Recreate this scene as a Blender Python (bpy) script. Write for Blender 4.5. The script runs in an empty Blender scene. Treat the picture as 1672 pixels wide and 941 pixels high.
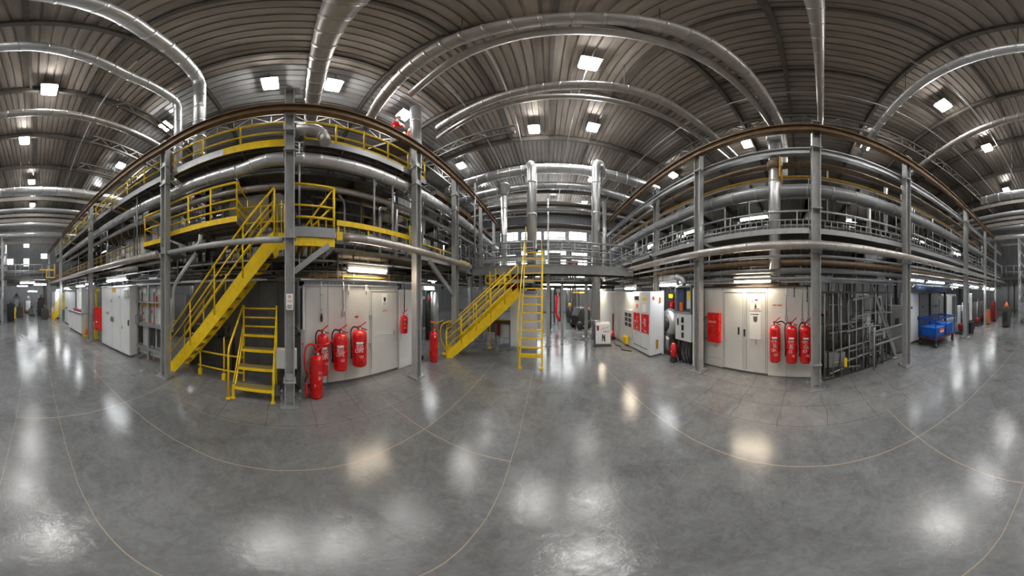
import bpy, math, random
from mathutils import Vector, Matrix
random.seed(11)
sc = bpy.context.scene
COL = sc.collection
sin, cos, tan, pi, hyp = math.sin, math.cos, math.tan, math.pi, math.hypot
# ---- how the photograph reads: a full-turn panorama; the aisle runs along +Y/-Y, eye height CH
CH = 1.85
def az(px): return math.radians((px - 893) / (1672 / 360))
def te(py): return tan(math.radians((480 - py) / 6.5))
def gp(px, py): r = -CH / te(py); return (r * sin(az(px)), r * cos(az(px)))
def onx(px, X): return X * cos(az(px)) / sin(az(px))
def ony(px, Y): return Y * tan(az(px))
def zr(py, x, y): return CH + hyp(x, y) * te(py)
def hgt(px, py, z): r = (z - CH) / te(py); return (r * sin(az(px)), r * cos(az(px)))
SL = .12
def X2(y, off=0): return 4.25 + off + (SL * (-.3 - y) if y < -.3 else 0)
def on2(px, off=0):
    a = az(px); y = onx(px, 4.25 + off) if px < 1540 else -99
    if y < -.3:
        r = (4.25 + off - SL * .3) / (sin(a) + SL * cos(a)); y = r * cos(a)
    return X2(y, off), y
RZ2 = math.atan(SL)
SL1 = .11; RZ1 = math.atan(SL1)
def X1(y, off=0): return -3.52 - off + SL1 * max(0., -3.4 - y)
def bend(x, y):   # the far half of the yellow-stair block swings with the aisle
    if y >= -3.4: return (x, y)
    a, b = x + 3.52, y + 3.4; return (-3.52 + a * cos(RZ1) - b * sin(RZ1), -3.4 + a * sin(RZ1) + b * cos(RZ1))
def bp(x, y, z): a, b = bend(x, y); return (a, b, z)
def on1(px, X):
    y = onx(px, X)
    if px > 300 or y >= -3.4: return (X, y)
    a = az(px); r = (X - SL1 * 3.4) / (sin(a) + SL1 * cos(a)); return (r * sin(a), r * cos(a))

# ---- materials
def S(r, g, b):
    f = lambda c: (c / 255 / 12.92) if c <= 10 else ((c / 255 + .055) / 1.055) ** 2.4
    return (f(r), f(g), f(b), 1)
def mat(name, c, rough=.5, metal=0., var=.12, scale=6., bump=0., rvar=.1, c2=None, stretch=None, detail=4, spec=.5, emit=None, es=0, coat=0):
    m = bpy.data.materials.new(name); m.use_nodes = True
    nt = m.node_tree; N, L = nt.nodes, nt.links; b = N['Principled BSDF']
    b.inputs['Metallic'].default_value = metal; b.inputs['Specular IOR Level'].default_value = spec
    b.inputs['Coat Weight'].default_value = coat
    if emit:
        b.inputs['Base Color'].default_value = c
        b.inputs['Emission Color'].default_value = emit; b.inputs['Emission Strength'].default_value = es
        return m
    tc = N.new('ShaderNodeTexCoord'); mp = N.new('ShaderNodeMapping'); L.new(tc.outputs['Object'], mp.inputs[0])
    if stretch: mp.inputs['Scale'].default_value = stretch
    nz = N.new('ShaderNodeTexNoise'); nz.inputs['Scale'].default_value = scale; nz.inputs['Detail'].default_value = detail
    nz.inputs['Roughness'].default_value = .62
    L.new(mp.outputs[0], nz.inputs[0])
    cr = N.new('ShaderNodeValToRGB'); e = cr.color_ramp.elements
    e[0].position, e[1].position = .32, .68
    lo = c2 if c2 else tuple(x * (1 - var) for x in c[:3]) + (1,)
    e[0].color = lo; e[1].color = tuple(min(1, x * (1 + var)) for x in c[:3]) + (1,)
    L.new(nz.outputs[0], cr.inputs[0]); L.new(cr.outputs[0], b.inputs['Base Color'])
    mr = N.new('ShaderNodeMapRange'); mr.inputs[3].default_value = rough - rvar; mr.inputs[4].default_value = rough + rvar
    L.new(nz.outputs[0], mr.inputs[0]); L.new(mr.outputs[0], b.inputs['Roughness'])
    if bump:
        bp = N.new('ShaderNodeBump'); bp.inputs['Strength'].default_value = bump; bp.inputs['Distance'].default_value = .01
        L.new(nz.outputs[0], bp.inputs['Height']); L.new(bp.outputs[0], b.inputs['Normal'])
    return m
def emis(name, c, s): return mat(name, (.9, .9, .9, 1), emit=c, es=s)

K = dict(
    steel=mat('grey_paint', S(166, 167, 166), .38, .25, .12, 5, rvar=.12),
    dsteel=mat('dark_steel', S(72, 70, 66), .5, .35, .25, 7, rvar=.12),
    black=mat('black_rubber', S(26, 26, 27), .5, 0, .3, 12),
    silver=mat('silver_cladding', S(208, 209, 210), .36, .78, .06, 3, rvar=.05),
    gsilver=mat('dull_cladding', S(178, 174, 168), .4, .72, .12, 4, rvar=.06),
    galv=mat('galvanised_steel', S(172, 174, 175), .42, .7, .12, 9, rvar=.12),
    gpipe=mat('grey_pipe_paint', S(146, 148, 150), .36, .3, .10, 4),
    rust=mat('brown_primer_steel', S(104, 80, 52), .5, .3, .35, 4, rvar=.15),
    brown=mat('brown_pipe', S(112, 92, 70), .45, .3, .25, 5),
    yellow=mat('yellow_paint', S(236, 198, 12), .42, 0, .13, 9, rvar=.12),
    ochre=mat('ochre_paint', S(186, 142, 34), .5, .1, .25, 9),
    red=mat('red_paint', S(208, 12, 14), .28, 0, .03, 5, rvar=.08, coat=.3),
    maroon=mat('brown_red_paint', S(84, 34, 30), .5, 0, .2, 8),
    dred=mat('dark_red', S(130, 26, 26), .5, 0, .2, 8),
    panel=mat('beige_panel', S(205, 205, 200), .5, 0, .045, 2.5, rvar=.08),
    cab=mat('grey_cabinet_paint', S(208, 210, 209), .45, 0, .05, 2.5, rvar=.08),
    dcab=mat('dark_grey_panel', S(98, 98, 96), .5, .1, .12, 3),  # even dark grey paint
    white=mat('white_paint', S(226, 227, 228), .5, 0, .04, 4),
    paper=mat('white_paper', S(236, 234, 230), .7, 0, .03, 10),
    mark=mat('white_ink', S(238, 225, 225), .6, 0, .05, 30),
    ink=mat('dark_ink', S(60, 60, 66), .6, 0, .1, 30),
    redink=mat('red_ink', S(205, 40, 36), .6, 0, .1, 30),
    blue=mat('blue_paint', S(8, 62, 138), .42, 0, .15, 6),
    bluec=mat('blue_tarpaulin', S(14, 88, 176), .5, 0, .12, 5, bump=.3),
    dblue=mat('dark_blue_grey', S(70, 86, 112), .5, 0, .15, 8),
    orange=mat('orange_paint', S(214, 104, 28), .45, 0, .15, 9),
    grate=mat('steel_grating', S(92, 88, 80), .55, .5, .3, 40, rvar=.15),
    under=mat('deck_underside', S(112, 106, 96), .6, .2, .25, 6),
    tread=mat('tread_plate', S(150, 134, 88), .55, .3, .3, 30),
    roof_lit=mat('lamplit_roof_sheet', S(178, 178, 178), .45, .3, .18, 1.6, rvar=.14, stretch=(3, .35, 1)),  # paler copy of roof: glow of the nearby lamp row put into its colour
    roof=mat('roof_sheet', S(156, 147, 137), .45, .3, .26, 1.6, rvar=.14, stretch=(3, .35, 1)),
    beam=mat('roof_steel', S(104, 99, 92), .5, .3, .2, 3),
    wall=mat('wall_sheet', S(98, 100, 102), .5, .2, .12, 1.5),
    wallp=mat('pale_wall_panel', S(146, 148, 150), .5, 0, .06, 2),
    skin=mat('skin', S(200, 150, 120), .5, 0, .05, 9),
    glass=mat('gauge_glass', S(40, 46, 52), .12, 0, .1, 4),
    lamp=emis('ceiling_diffuser', (1, .985, .965, 1), 86),
    warm=emis('warm_tube', (1, .83, .61, 1), 34),
    cool=emis('cool_tube', (.95, .98, 1, 1), 22),
    day=emis('daylight_pane', (.93, .96, 1, 1), 3.2),
    redlamp=emis('red_signal', (1, .05, .03, 1), 1.2),
)

# ---- mesh builder
class MB:
    def __init__(s): s.v, s.f = [], []
    def add(s, vs, fs):
        k = len(s.v); s.v += [tuple(v) for v in vs]; s.f += [tuple(i + k for i in f) for f in fs]; return s
    def bx(s, x0, x1, y0, y1, z0, z1):
        return s.add([(x, y, z) for z in (z0, z1) for y in (y0, y1) for x in (x0, x1)],
                     [(0, 2, 3, 1), (4, 5, 7, 6), (0, 1, 5, 4), (2, 6, 7, 3), (0, 4, 6, 2), (1, 3, 7, 5)])
    def c(s, cx, cy, cz, sx, sy, sz): return s.bx(cx - sx / 2, cx + sx / 2, cy - sy / 2, cy + sy / 2, cz - sz / 2, cz + sz / 2)
    def bar(s, a, b, w, h):
        a, b = Vector(a), Vector(b); d = (b - a).normalized()
        up = Vector((0, 0, 1)) if abs(d.z) < .97 else Vector((1, 0, 0))
        u = d.cross(up).normalized() * (w / 2); v = u.cross(d).normalized() * (h / 2)
        P = [p + i * u + j * v for p in (a, b) for i, j in ((-1, -1), (1, -1), (1, 1), (-1, 1))]
        return s.add(P, [(3, 2, 1, 0), (4, 5, 6, 7), (0, 1, 5, 4), (1, 2, 6, 5), (2, 3, 7, 6), (3, 0, 4, 7)])
    def tube(s, pts, r, n=10, cap=True):
        P = [Vector(p) for p in pts]; m = len(P)
        T = [(P[min(i + 1, m - 1)] - P[max(i - 1, 0)]).normalized() for i in range(m)]
        u = T[0].cross(Vector((0, 0, 1)) if abs(T[0].z) < .9 else Vector((1, 0, 0))).normalized()
        vs, fs = [], []
        for i in range(m):
            u = (u - T[i] * u.dot(T[i])).normalized(); w = T[i].cross(u)
            k = 1.
            if 0 < i < m - 1:
                cs = max(.5, (P[i] - P[i - 1]).normalized().dot(T[i])); k = 1 / cs if m < 5 else 1.
            rr = r[i] if isinstance(r, (list, tuple)) else r
            vs += [P[i] + (u * cos(2 * pi * j / n) + w * sin(2 * pi * j / n)) * rr * k for j in range(n)]
        for i in range(m - 1):
            for j in range(n):
                a, b = i * n + j, i * n + (j + 1) % n; fs.append((a, b, b + n, a + n))
        if cap: fs.append(tuple(range(n - 1, -1, -1))); fs.append(tuple((m - 1) * n + j for j in range(n)))
        return s.add(vs, fs)
    def lathe(s, prof, c=(0, 0, 0), n=16, axis='z'):
        vs, fs = [], []
        for r, z in prof:
            for j in range(n):
                a = 2 * pi * j / n; x, y = r * cos(a), r * sin(a)
                p = (x, y, z) if axis == 'z' else ((z, x, y) if axis == 'x' else (y, z, x))
                vs.append((p[0] + c[0], p[1] + c[1], p[2] + c[2]))
        for i in range(len(prof) - 1):
            for j in range(n):
                a, b = i * n + j, i * n + (j + 1) % n; fs.append((a, b, b + n, a + n))
        fs.append(tuple(range(n - 1, -1, -1))); fs.append(tuple((len(prof) - 1) * n + j for j in range(n)))
        return s.add(vs, fs)
    def prism(s, poly, a, b, ax='z'):
        n = len(poly); vs = []
        for t in (a, b):
            for p, q in poly: vs.append((p, q, t) if ax == 'z' else ((t, p, q) if ax == 'x' else (p, t, q)))
        fs = [tuple(range(n - 1, -1, -1)), tuple(range(n, 2 * n))] + [(i, (i + 1) % n, n + (i + 1) % n, n + i) for i in range(n)]
        return s.add(vs, fs)
    def mesh(s, name, m, smooth=False):
        me = bpy.data.meshes.new(name); me.from_pydata(s.v, [], s.f); me.validate()
        import bmesh
        bm = bmesh.new(); bm.from_mesh(me); bmesh.ops.recalc_face_normals(bm, faces=bm.faces); bm.to_mesh(me); bm.free()
        for q in (m if isinstance(m, (list, tuple)) else [m]): me.materials.append(K[q])
        if smooth:
            me.polygons.foreach_set('use_smooth', [len(p.vertices) == 4 for p in me.polygons])
        return me
    def build(s, name, m, parent=None, smooth=False, bevel=0, label=None, center=False):
        off = Vector((0, 0, 0))
        if center:
            off = Vector([(min(q[i] for q in s.v) + max(q[i] for q in s.v)) / 2 for i in (0, 1)] + [min(q[2] for q in s.v)])
            s.v = [(q[0] - off.x, q[1] - off.y, q[2] - off.z) for q in s.v]
        o = bpy.data.objects.new(name, s.mesh(name, m, smooth)); COL.objects.link(o); o.location = off
        if parent: o.parent = parent
        if label: o['label'] = label
        if bevel:
            b = o.modifiers.new('bevel', 'BEVEL'); b.width = bevel; b.segments = 2; b.limit_method = 'ANGLE'
        return o
def inst(me, name, parent=None, loc=(0, 0, 0), rot=(0, 0, 0), quat=None):
    o = bpy.data.objects.new(name, me); COL.objects.link(o); o.parent = parent; o.location = loc
    if quat is not None: o.rotation_mode = 'QUATERNION'; o.rotation_quaternion = quat
    else: o.rotation_euler = rot
    return o
def tag(o, label, cat, group=None):
    o['label'] = label; o['category'] = cat
    if group: o['group'] = group
    return o
def thing(name, label, cat, loc=(0, 0, 0), rz=0, group=None):
    o = bpy.data.objects.new(name, None); COL.objects.link(o); o.empty_display_size = .1
    o.location = loc; o.rotation_euler = (0, 0, rz); return tag(o, label, cat, group)
def struct(o): o['kind'] = 'structure'; return o
def copy_thing(r, loc, rz=None, label=None):
    n = r.copy(); COL.objects.link(n); n.location = loc
    if rz is not None: n.rotation_euler = (0, 0, rz)
    if label: n['label'] = label
    for ch in list(r.children):
        k = ch.copy(); COL.objects.link(k); k.parent = n
        for g in ch.children:
            h = g.copy(); COL.objects.link(h); h.parent = k
    return n
def smoothpath(pts, bend=.3, seg=4):
    P = [Vector(p) for p in pts]; out = [P[0]]
    for i in range(1, len(P) - 1):
        a, b = P[i - 1] - P[i], P[i + 1] - P[i]
        d = min(bend, a.length * .45, b.length * .45)
        A, B = P[i] + a.normalized() * d, P[i] + b.normalized() * d
        for k in range(seg + 1):
            t = k / seg; out.append(A * (1 - t) ** 2 + P[i] * 2 * t * (1 - t) + B * t * t)
    return out + [P[-1]]
_band = {}
def pipe(name, label, pts, r, m='silver', band=0, cat='pipe', group=None, bend=.3, n=14, bandm=None, bname='joint_band', hang=None):
    """A pipe as one mesh with its origin at the first point; joint bands are its parts."""
    P = smoothpath(pts, bend) if len(pts) > 2 else [Vector(p) for p in pts]
    o0 = P[0].copy()
    b = MB().tube([p - o0 for p in P], r, n)
    o = b.build(name, m, smooth=True); o.location = o0; tag(o, label, cat, group)
    if band:
        key = (round(r, 3), bandm or m)
        if key not in _band:
            w = max(.012, r * .16)
            _band[key] = MB().lathe([(r * 1.0, -w * 1.2), (r * 1.06, -w), (r * 1.06, w), (r * 1.0, w * 1.2)], n=n).mesh(bname, bandm or m, True)
        acc, nxt = 0, band * .5
        for a, c in zip(P, P[1:]):
            L = (c - a).length
            while nxt < acc + L:
                d = (c - a).normalized()
                inst(_band[key], bname, o, a + d * (nxt - acc) - o0, quat=d.to_track_quat('Z', 'Y'))
                nxt += band
            acc += L
    return o
_txt = {}
def text_geo(s, size=1.):
    if s not in _txt:
        cu = bpy.data.curves.new('t', 'FONT'); cu.body = s; cu.size = 1; cu.align_x = 'CENTER'; cu.resolution_u = 2
        ob = bpy.data.objects.new('t', cu); COL.objects.link(ob)
        dg = bpy.context.evaluated_depsgraph_get(); me = bpy.data.meshes.new_from_object(ob.evaluated_get(dg))
        _txt[s] = ([tuple(v.co[:2]) for v in me.vertices], [tuple(p.vertices) for p in me.polygons])
        bpy.data.objects.remove(ob); bpy.data.curves.remove(cu); bpy.data.meshes.remove(me)
    v, f = _txt[s]; return [(a * size, b * size) for a, b in v], f
def add_text(mb, s, size, fn):
    v, f = text_geo(s, size); mb.add([fn(a, b) for a, b in v], f)

# ---- camera: the whole turn, mapped like the photograph
cd = bpy.data.cameras.new('camera'); cam = bpy.data.objects.new('camera', cd); COL.objects.link(cam); sc.camera = cam
cd.type = 'PANO'; cam.location = (0, 0, CH); cam.rotation_euler = (pi / 2, 0, math.radians((893 - 836) / (1672 / 360)))
cy = cd
cy.panorama_type = 'EQUIRECTANGULAR'
cy.longitude_min, cy.longitude_max = -pi, pi
cy.latitude_min, cy.latitude_max = math.radians(-(941 - 480) / 6.5), math.radians(480 / 6.5)
cd.clip_start = .05; cd.clip_end = 200
vs = sc.view_settings; vs.view_transform = 'Standard'; vs.look = 'None'; vs.gamma = 1; vs.exposure = 1.0; vs.use_curve_mapping = False
sc.cycles.use_denoising = True
sc.cycles.max_bounces = 8; sc.cycles.diffuse_bounces = 4; sc.cycles.glossy_bounces = 4
sc.cycles.sample_clamp_indirect = 6
w = bpy.data.worlds.new('world'); sc.world = w; w.use_nodes = True
w.node_tree.nodes['Background'].inputs[0].default_value = (.5, .52, .55, 1); w.node_tree.nodes['Background'].inputs[1].default_value = .1
# =================== the hall ===================
HX0, HX1, HY0, HY1, HZ = -14., 15., -25., 23., 10.35
def floor_mat():
    m = bpy.data.materials.new('polished_concrete'); m.use_nodes = True
    nt = m.node_tree; N, L = nt.nodes, nt.links; b = N['Principled BSDF']
    tc = N.new('ShaderNodeTexCoord')
    def noise(scale, detail=5, rough=.6, dist=0.):
        n = N.new('ShaderNodeTexNoise'); n.inputs['Scale'].default_value = scale; n.inputs['Detail'].default_value = detail
        n.inputs['Roughness'].default_value = rough; n.inputs['Distortion'].default_value = dist
        L.new(tc.outputs['Object'], n.inputs[0]); return n.outputs[0]
    def mth(op, a, c=None, d=None, clamp=False):
        n = N.new('ShaderNodeMath'); n.operation = op; n.use_clamp = clamp
        for i, x in enumerate((a, c, d)):
            if x is None: continue
            if isinstance(x, (int, float)): n.inputs[i].default_value = x
            else: L.new(x, n.inputs[i])
        return n.outputs[0]
    big, mid, fine = noise(.5, 5, .62, .6), noise(2.2, 8, .72, .7), noise(13, 6, .65, 1.2)
    sp = N.new('ShaderNodeSeparateXYZ'); L.new(tc.outputs['Object'], sp.inputs[0])
    wob = mth('MULTIPLY', mth('SUBTRACT', noise(1.3, 2), .5), .05)
    X, Y = mth('ADD', sp.outputs[0], wob), mth('ADD', sp.outputs[1], wob)
    def line(c, v, w):  # 1 on the joint
        return mth('LESS_THAN', mth('ABSOLUTE', mth('SUBTRACT', c, v)), w)
    def rng(c, a, z): return mth('MULTIPLY', mth('GREATER_THAN', c, a), mth('LESS_THAN', c, z))
    XB = mth('SUBTRACT', X, mth('MULTIPLY', mth('MAXIMUM', mth('SUBTRACT', -3.4, Y), 0.), .11))
    j = line(X, -.45, .0045)
    for q in (mth('MULTIPLY', line(X, -1.88, .008), rng(Y, -30, 9)), line(X, 1.95, .008), mth('MULTIPLY', line(X, .36, .0045), rng(Y, -30, -.3)),
              mth('MULTIPLY', line(Y, 2.0, .008), rng(X, -3.3, -.45)), mth('MULTIPLY', line(Y, -1.65, .008), rng(X, .36, 2.9)),
              mth('MULTIPLY', line(Y, -3.05, .009), rng(X, -3.3, .36)), mth('MULTIPLY', line(Y, -7.2, .012), rng(X, -3, 4)), mth('MULTIPLY', line(Y, 8.0, .012), rng(X, -3, 4))):
        j = mth('MAXIMUM', j, q)
    # slabs of the older apron along the plinths
    ax = mth('GREATER_THAN', mth('ABSOLUTE', XB), mth('ADD', 2.75, mth('MULTIPLY', mth('SUBTRACT', mid, .5), .5)))
    t1 = mth('LESS_THAN', mth('ABSOLUTE', mth('SUBTRACT', mth('FRACT', mth('MULTIPLY', mth('ADD', Y, mth('MULTIPLY', wob, 3)), 1.1)), .5)), .008)
    t2 = mth('LESS_THAN', mth('ABSOLUTE', mth('SUBTRACT', mth('FRACT', mth('MULTIPLY', X, 1.6)), .5)), .011)
    seam = mth('MULTIPLY', ax, mth('MAXIMUM', t1, t2))
    ramp = N.new('ShaderNodeValToRGB'); e = ramp.color_ramp.elements
    e[0].position, e[1].position = .30, .72; e[0].color = S(78, 79, 80); e[1].color = S(138, 140, 141)
    v = mth('ADD', mth('MULTIPLY', big, .3), mth('ADD', mth('MULTIPLY', mid, .42), mth('MULTIPLY', fine, .28)))
    L.new(v, ramp.inputs[0])
    def mix(f, a, col):
        n = N.new('ShaderNodeMix'); n.data_type = 'RGBA'; L.new(f, n.inputs[0]); L.new(a, n.inputs[6]); n.inputs[7].default_value = col; return n.outputs[2]
    col = mix(mth('MULTIPLY', ax, mth('MULTIPLY', mid, .2)), ramp.outputs[0], S(176, 170, 160))
    col = mix(mth('MULTIPLY', seam, .55), col, S(64, 62, 60))
    col = mix(mth('MULTIPLY', j, .85), col, S(162, 148, 128))
    L.new(col, b.inputs['Base Color'])
    r = N.new('ShaderNodeMapRange'); r.inputs[1].default_value = .3; r.inputs[2].default_value = .7; r.inputs[3].default_value = .13; r.inputs[4].default_value = .23
    L.new(mid, r.inputs[0]); L.new(mth('ADD', r.outputs[0], mth('MULTIPLY', ax, .05)), b.inputs['Roughness'])
    bp = N.new('ShaderNodeBump'); bp.inputs['Strength'].default_value = .16; bp.inputs['Distance'].default_value = .012
    L.new(mth('ADD', fine, mth('MULTIPLY', mid, .8)), bp.inputs['Height']); L.new(bp.outputs[0], b.inputs['Normal'])
    b.inputs['Specular IOR Level'].default_value = .55
    return m
K['floor'] = floor_mat()
struct(MB().bx(HX0, HX1, HY0, HY1, -.2, 0).build('floor', 'floor'))
# roof: ribbed sheet, ribs along the aisle
b = MB(); prof = []; x = HX0
while x < HX1:
    prof += [(x, HZ - .07), (x + .225, HZ - .07), (x + .235, HZ), (x + .278, HZ), (x + .288, HZ - .07)]; x += .29
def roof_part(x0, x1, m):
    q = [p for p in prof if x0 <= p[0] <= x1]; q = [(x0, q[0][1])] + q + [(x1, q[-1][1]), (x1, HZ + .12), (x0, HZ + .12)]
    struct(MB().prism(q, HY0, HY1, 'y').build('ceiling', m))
roof_part(HX0, -5.35, 'roof_lit'); roof_part(-5.35, HX1, 'roof')
# walls: vertical ribbed sheet
def ribbed(a0, a1, t, ax, name, z0=0, z1=HZ, m='wall', step=.33, sgn=1):
    p = []; a = a0
    while a < a1 - step:
        p += [(a, t), (a + step * .55, t), (a + step * .65, t + .04 * sgn), (a + step * .9, t + .04 * sgn)]; a += step
    p += [(a1, t), (a1, t - .1 * sgn), (a0, t - .1 * sgn)]
    q = p if ax == 'x' else [(v, u) for u, v in p]
    return struct(MB().prism(q, z0, z1).build(name, m))
ribbed(HX0, HX1, HY0, 'x', 'wall_back')
ribbed(HX0, HX1, HY1, 'x', 'wall_front', sgn=-1)
ribbed(HY0, HY1, HX0, 'y', 'wall_left')
ribbed(HY0, HY1, HX1, 'y', 'wall_right', sgn=-1)
# lit windows high in both end walls
wn = 0
def window(cx, y, cz, w, h, nx, ny, s):
    global wn; wn += 1
    yy = y + s * .06
    r = struct(bpy.data.objects.new('window_%d' % wn, None)); COL.objects.link(r); r.location = (cx, yy, cz)
    MB().bx(-w / 2, w / 2, -.01, .01, -h / 2, h / 2).build('pane', 'day', r)
    f = MB()
    for i in range(nx + 1): f.c(-w / 2 + w * i / nx, s * .02, 0, .07, .06, h + .07)
    for i in range(ny + 1): f.c(0, s * .02, -h / 2 + h * i / ny, w, .06, .07)
    f.build('window_frame', 'dsteel', r)
for cx, cz, w_, h_ in ((-5.4, 7.9, 2.6, 1.0), (-2.2, 7.6, 2.8, 1.3), (1.1, 7.6, 3.0, 1.3), (4.4, 7.9, 2.6, 1.0), (-2.2, 5.6, 2.8, 1.5), (1.2, 5.7, 3.0, 1.7), (4.6, 5.4, 2.4, 1.4), (-5.6, 5.3, 2.4, 1.2), (1.0, 4.1, 2.8, .9), (-2.2, 3.9, 2.4, .8), (4.2, 3.9, 2.4, .8)):
    window(cx, HY1 - .04, cz, w_, h_, 4, 2, -1)
for cx, cz, w_, h_ in ((1.3, 7.2, .9, .5), (1.3, 5.3, .9, .9), (1.4, 4.0, 1.6, .5), (-1.4, 6.0, 1.0, .6), (3.8, 5.4, 1.0, .7), (3.6, 4.0, 1.2, .5)):
    window(cx, HY0 + .04, cz, w_, h_, 2, 2, 1)
# white lower panels of the end walls
for k, (y, s, nm) in enumerate(((HY1, -1, 'baseboard_front'), (HY0, 1, 'baseboard_back'))):
    b = MB()
    for i in range(14): b.bx(HX0 + .3 + i * 2.05, HX0 + 2.32 + i * 2.05, min(y + s * .06, y + s * .12), max(y + s * .06, y + s * .12), .05, 2.7)
    struct(b.build(nm, 'wallp'))
# roof steel: cross beams and runners
tn = 0
def trim(mb, m='beam', nm=None):
    global tn; tn += 1
    return struct(mb.build(nm or 'trim_%d' % tn, m))
def ibeam_poly(w, h, t): return [(-w / 2, -h / 2), (w / 2, -h / 2), (w / 2, -h / 2 + t), (t / 2, -h / 2 + t), (t / 2, h / 2 - t), (w / 2, h / 2 - t), (w / 2, h / 2), (-w / 2, h / 2), (-w / 2, h / 2 - t), (-t / 2, h / 2 - t), (-t / 2, -h / 2 + t), (-w / 2, -h / 2 + t)]
for y in (-21, -17, -13.2, -9.9, -6.6, -3.3, 0.6, 3.2, 6.6, 10.1, 13.6, 17.2, 20.6):
    trim(MB().prism([(p + y, q + HZ - .25) for p, q in ibeam_poly(.14, .3, .025)], HX0, HX1, 'x'))
for x in (-10.2, -7.4, -4.7, -2.2, .15, 2.75, 5.6, 8.4, 11.5):
    trim(MB().prism([(p + x, q + HZ - .14) for p, q in ibeam_poly(.11, .16, .02)], HY0, HY1, 'y'))
# lattice girders high above the first plant block
def truss(x, y0, y1, z, dz, n):
    b = MB(); b.bar((x, y0, z), (x, y1, z), .09, .09); b.bar((x, y0, z - dz), (x, y1, z - dz), .09, .09)
    for i in range(n):
        a = y0 + (y1 - y0) * i / n; c = y0 + (y1 - y0) * (i + 1) / n
        b.bar((x, a, z - dz * (i % 2)), (x, c, z - dz * ((i + 1) % 2)), .05, .05); b.bar((x, a, z), (x, a, z - dz), .04, .04)
    return trim(b)
truss(-7.5, -20, 20, 9.35, .5, 44); truss(-9.6, -20, 20, 9.35, .5, 44); truss(7.8, -20, 20, 9.6, .5, 44)
for y in (-14, -10.5, -8, -5.4, 7.6, 11.5, 14.8, 18.5):
    b = MB(); b.bar((-10, y, 8.9), (-1.5 if y > 0 else -3, y, 8.9), .08, .08); b.bar((-10, y, 8.5), (-1.5 if y > 0 else -3, y, 8.5), .08, .08)
    for i in range(12): b.bar((-10 + i * .6, y, 8.9 if i % 2 else 8.5), (-9.4 + i * .6, y, 8.5 if i % 2 else 8.9), .04, .04)
    trim(b)
for y in (-19, -16, -13, 15, 19):   # wall and bay beams across the far ends
    for z in (6.2, 7.6): trim(MB().bar((HX0, y, z), (HX1, y, z), .14, .22))

# ceiling lights
cl = thing('ceiling_light', 'x', 'light', (0, 0, 0), 0, 'ceiling panel lights')
MB().bx(-.31, .31, -.29, .29, .06, .10).build('housing', 'white', cl)
MB().prism([(-.28, .06), (-.26, -.03), (.26, -.03), (.28, .06)], -.265, .265, 'y').build('diffuser', 'lamp', cl)
fr = MB()
for s in (-1, 1): fr.c(s * .32, 0, .08, .03, .64, .06); fr.c(0, s * .30, .08, .64, .03, .06)
fr.build('frame', 'galv', cl)
for s in (-1, 1): MB().tube([(s * .3, 0, .09), (s * .3, 0, .46)], .012, 6).build('hanger', 'dsteel', cl)
H = 8.05
CL = [((.162, .604), 'single white light panel on the ribbed roof between the two double ducts'),
      ((-.089, 1.127), 'white roof light panel above the tall ship ladder, beside the roof pipe loop'),
      ((.31, 1.07), 'white roof light panel above the elbow of the thicker floor-standing silver riser'),
      ((-.07, -.795), 'white roof light panel between the broad elbow duct and the far aisle end'),
      ((.08, -1.25), 'smaller white roof light panel over the plain far aisle, nearer its end wall'),
      ((-.75, -.096), 'white roof light panel above the tall column by the two stairs'),
      ((-.742, .199), 'white roof light panel next to the wide duct dropping behind the yellow upper walkway'),
      ((-.768, .64), 'white roof light panel behind the person in the red jacket'),
      ((.6, -.697), 'dim white roof light panel beside the duct above the blue trolley side'),
      ((.57, -1.21), 'white roof light panel above the last long roof duct over the blue trolley aisle'),
      ((.095, 2.37), 'small white roof light panel near the bright windows, by a thin white post'),
      ((.54, 2.3), 'small white roof light panel near the bright windows, beside the thick riser'),
      ((.5, 1.75), 'small white roof light panel half hidden behind the horizontal silver ducts')]
for i, ((x, y), lb) in enumerate(CL):
    o = cl if i == 0 else copy_thing(cl, (0, 0, 0)); o.location = (x * H, y * H, HZ - .52); o['label'] = lb
for x, y in ((.3, -15), (.3, -19.5), (5.2, -15.5), (-6.4, -6.2), (-6.4, -11), (-6.4, -16), (-6.4, 11), (-6.4, 16), (9.8, 3.5), (9.8, -4), (9.8, 10)):
    o = copy_thing(cl, (x, y, HZ - .52), 0, 'distant white roof light panel partly hidden by pipework and roof steel')
    o['group'] = 'distant roof light panels'

def hang_up(o, pts, top=HZ - .07):
    for dx, dy in pts: MB().tube([(dx, dy, 0), (dx, dy, top - o.location.z)], .012, 6).build('pipe_hanger', 'dsteel', o)
    return o
# overhead ducts, read off the photograph at the height they hang
def hp(px, py, z): x, y = hgt(px, py, z); return (x, y, z)
ZD = 8.6
def duct(label, pts, r, m='gsilver', band=.55, bend=.5, name='overhead_duct'):
    o = pipe(name, label, pts, r, m, band, 'duct', None, bend, 18, bname='seam_ring')
    return hang_up(o, [(.75 * (pts[i + 1][0] - pts[0][0]) + .25 * (pts[i][0] - pts[0][0]), .75 * (pts[i + 1][1] - pts[0][1]) + .25 * (pts[i][1] - pts[0][1])) for i in range(len(pts) - 1) if pts[i][2] == pts[i + 1][2] == pts[0][2]][:3])
a = hp(240, 56, ZD); e = hp(326, 131, ZD)
duct('broad silver roof duct that turns down into a straight drop behind the brown beam', [(.25, -1.62, 10.3), (.25, -1.7, ZD), (-.6, -1.95, ZD), (a[0], a[1], ZD), (e[0], e[1], ZD), (e[0], e[1], 4.84)], .2, 'silver', .6, .45)
a = hp(204, 122, ZD); e = hp(291, 168, ZD); c = hp(1511, 130, ZD); d = hp(1420, 226, ZD)
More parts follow.
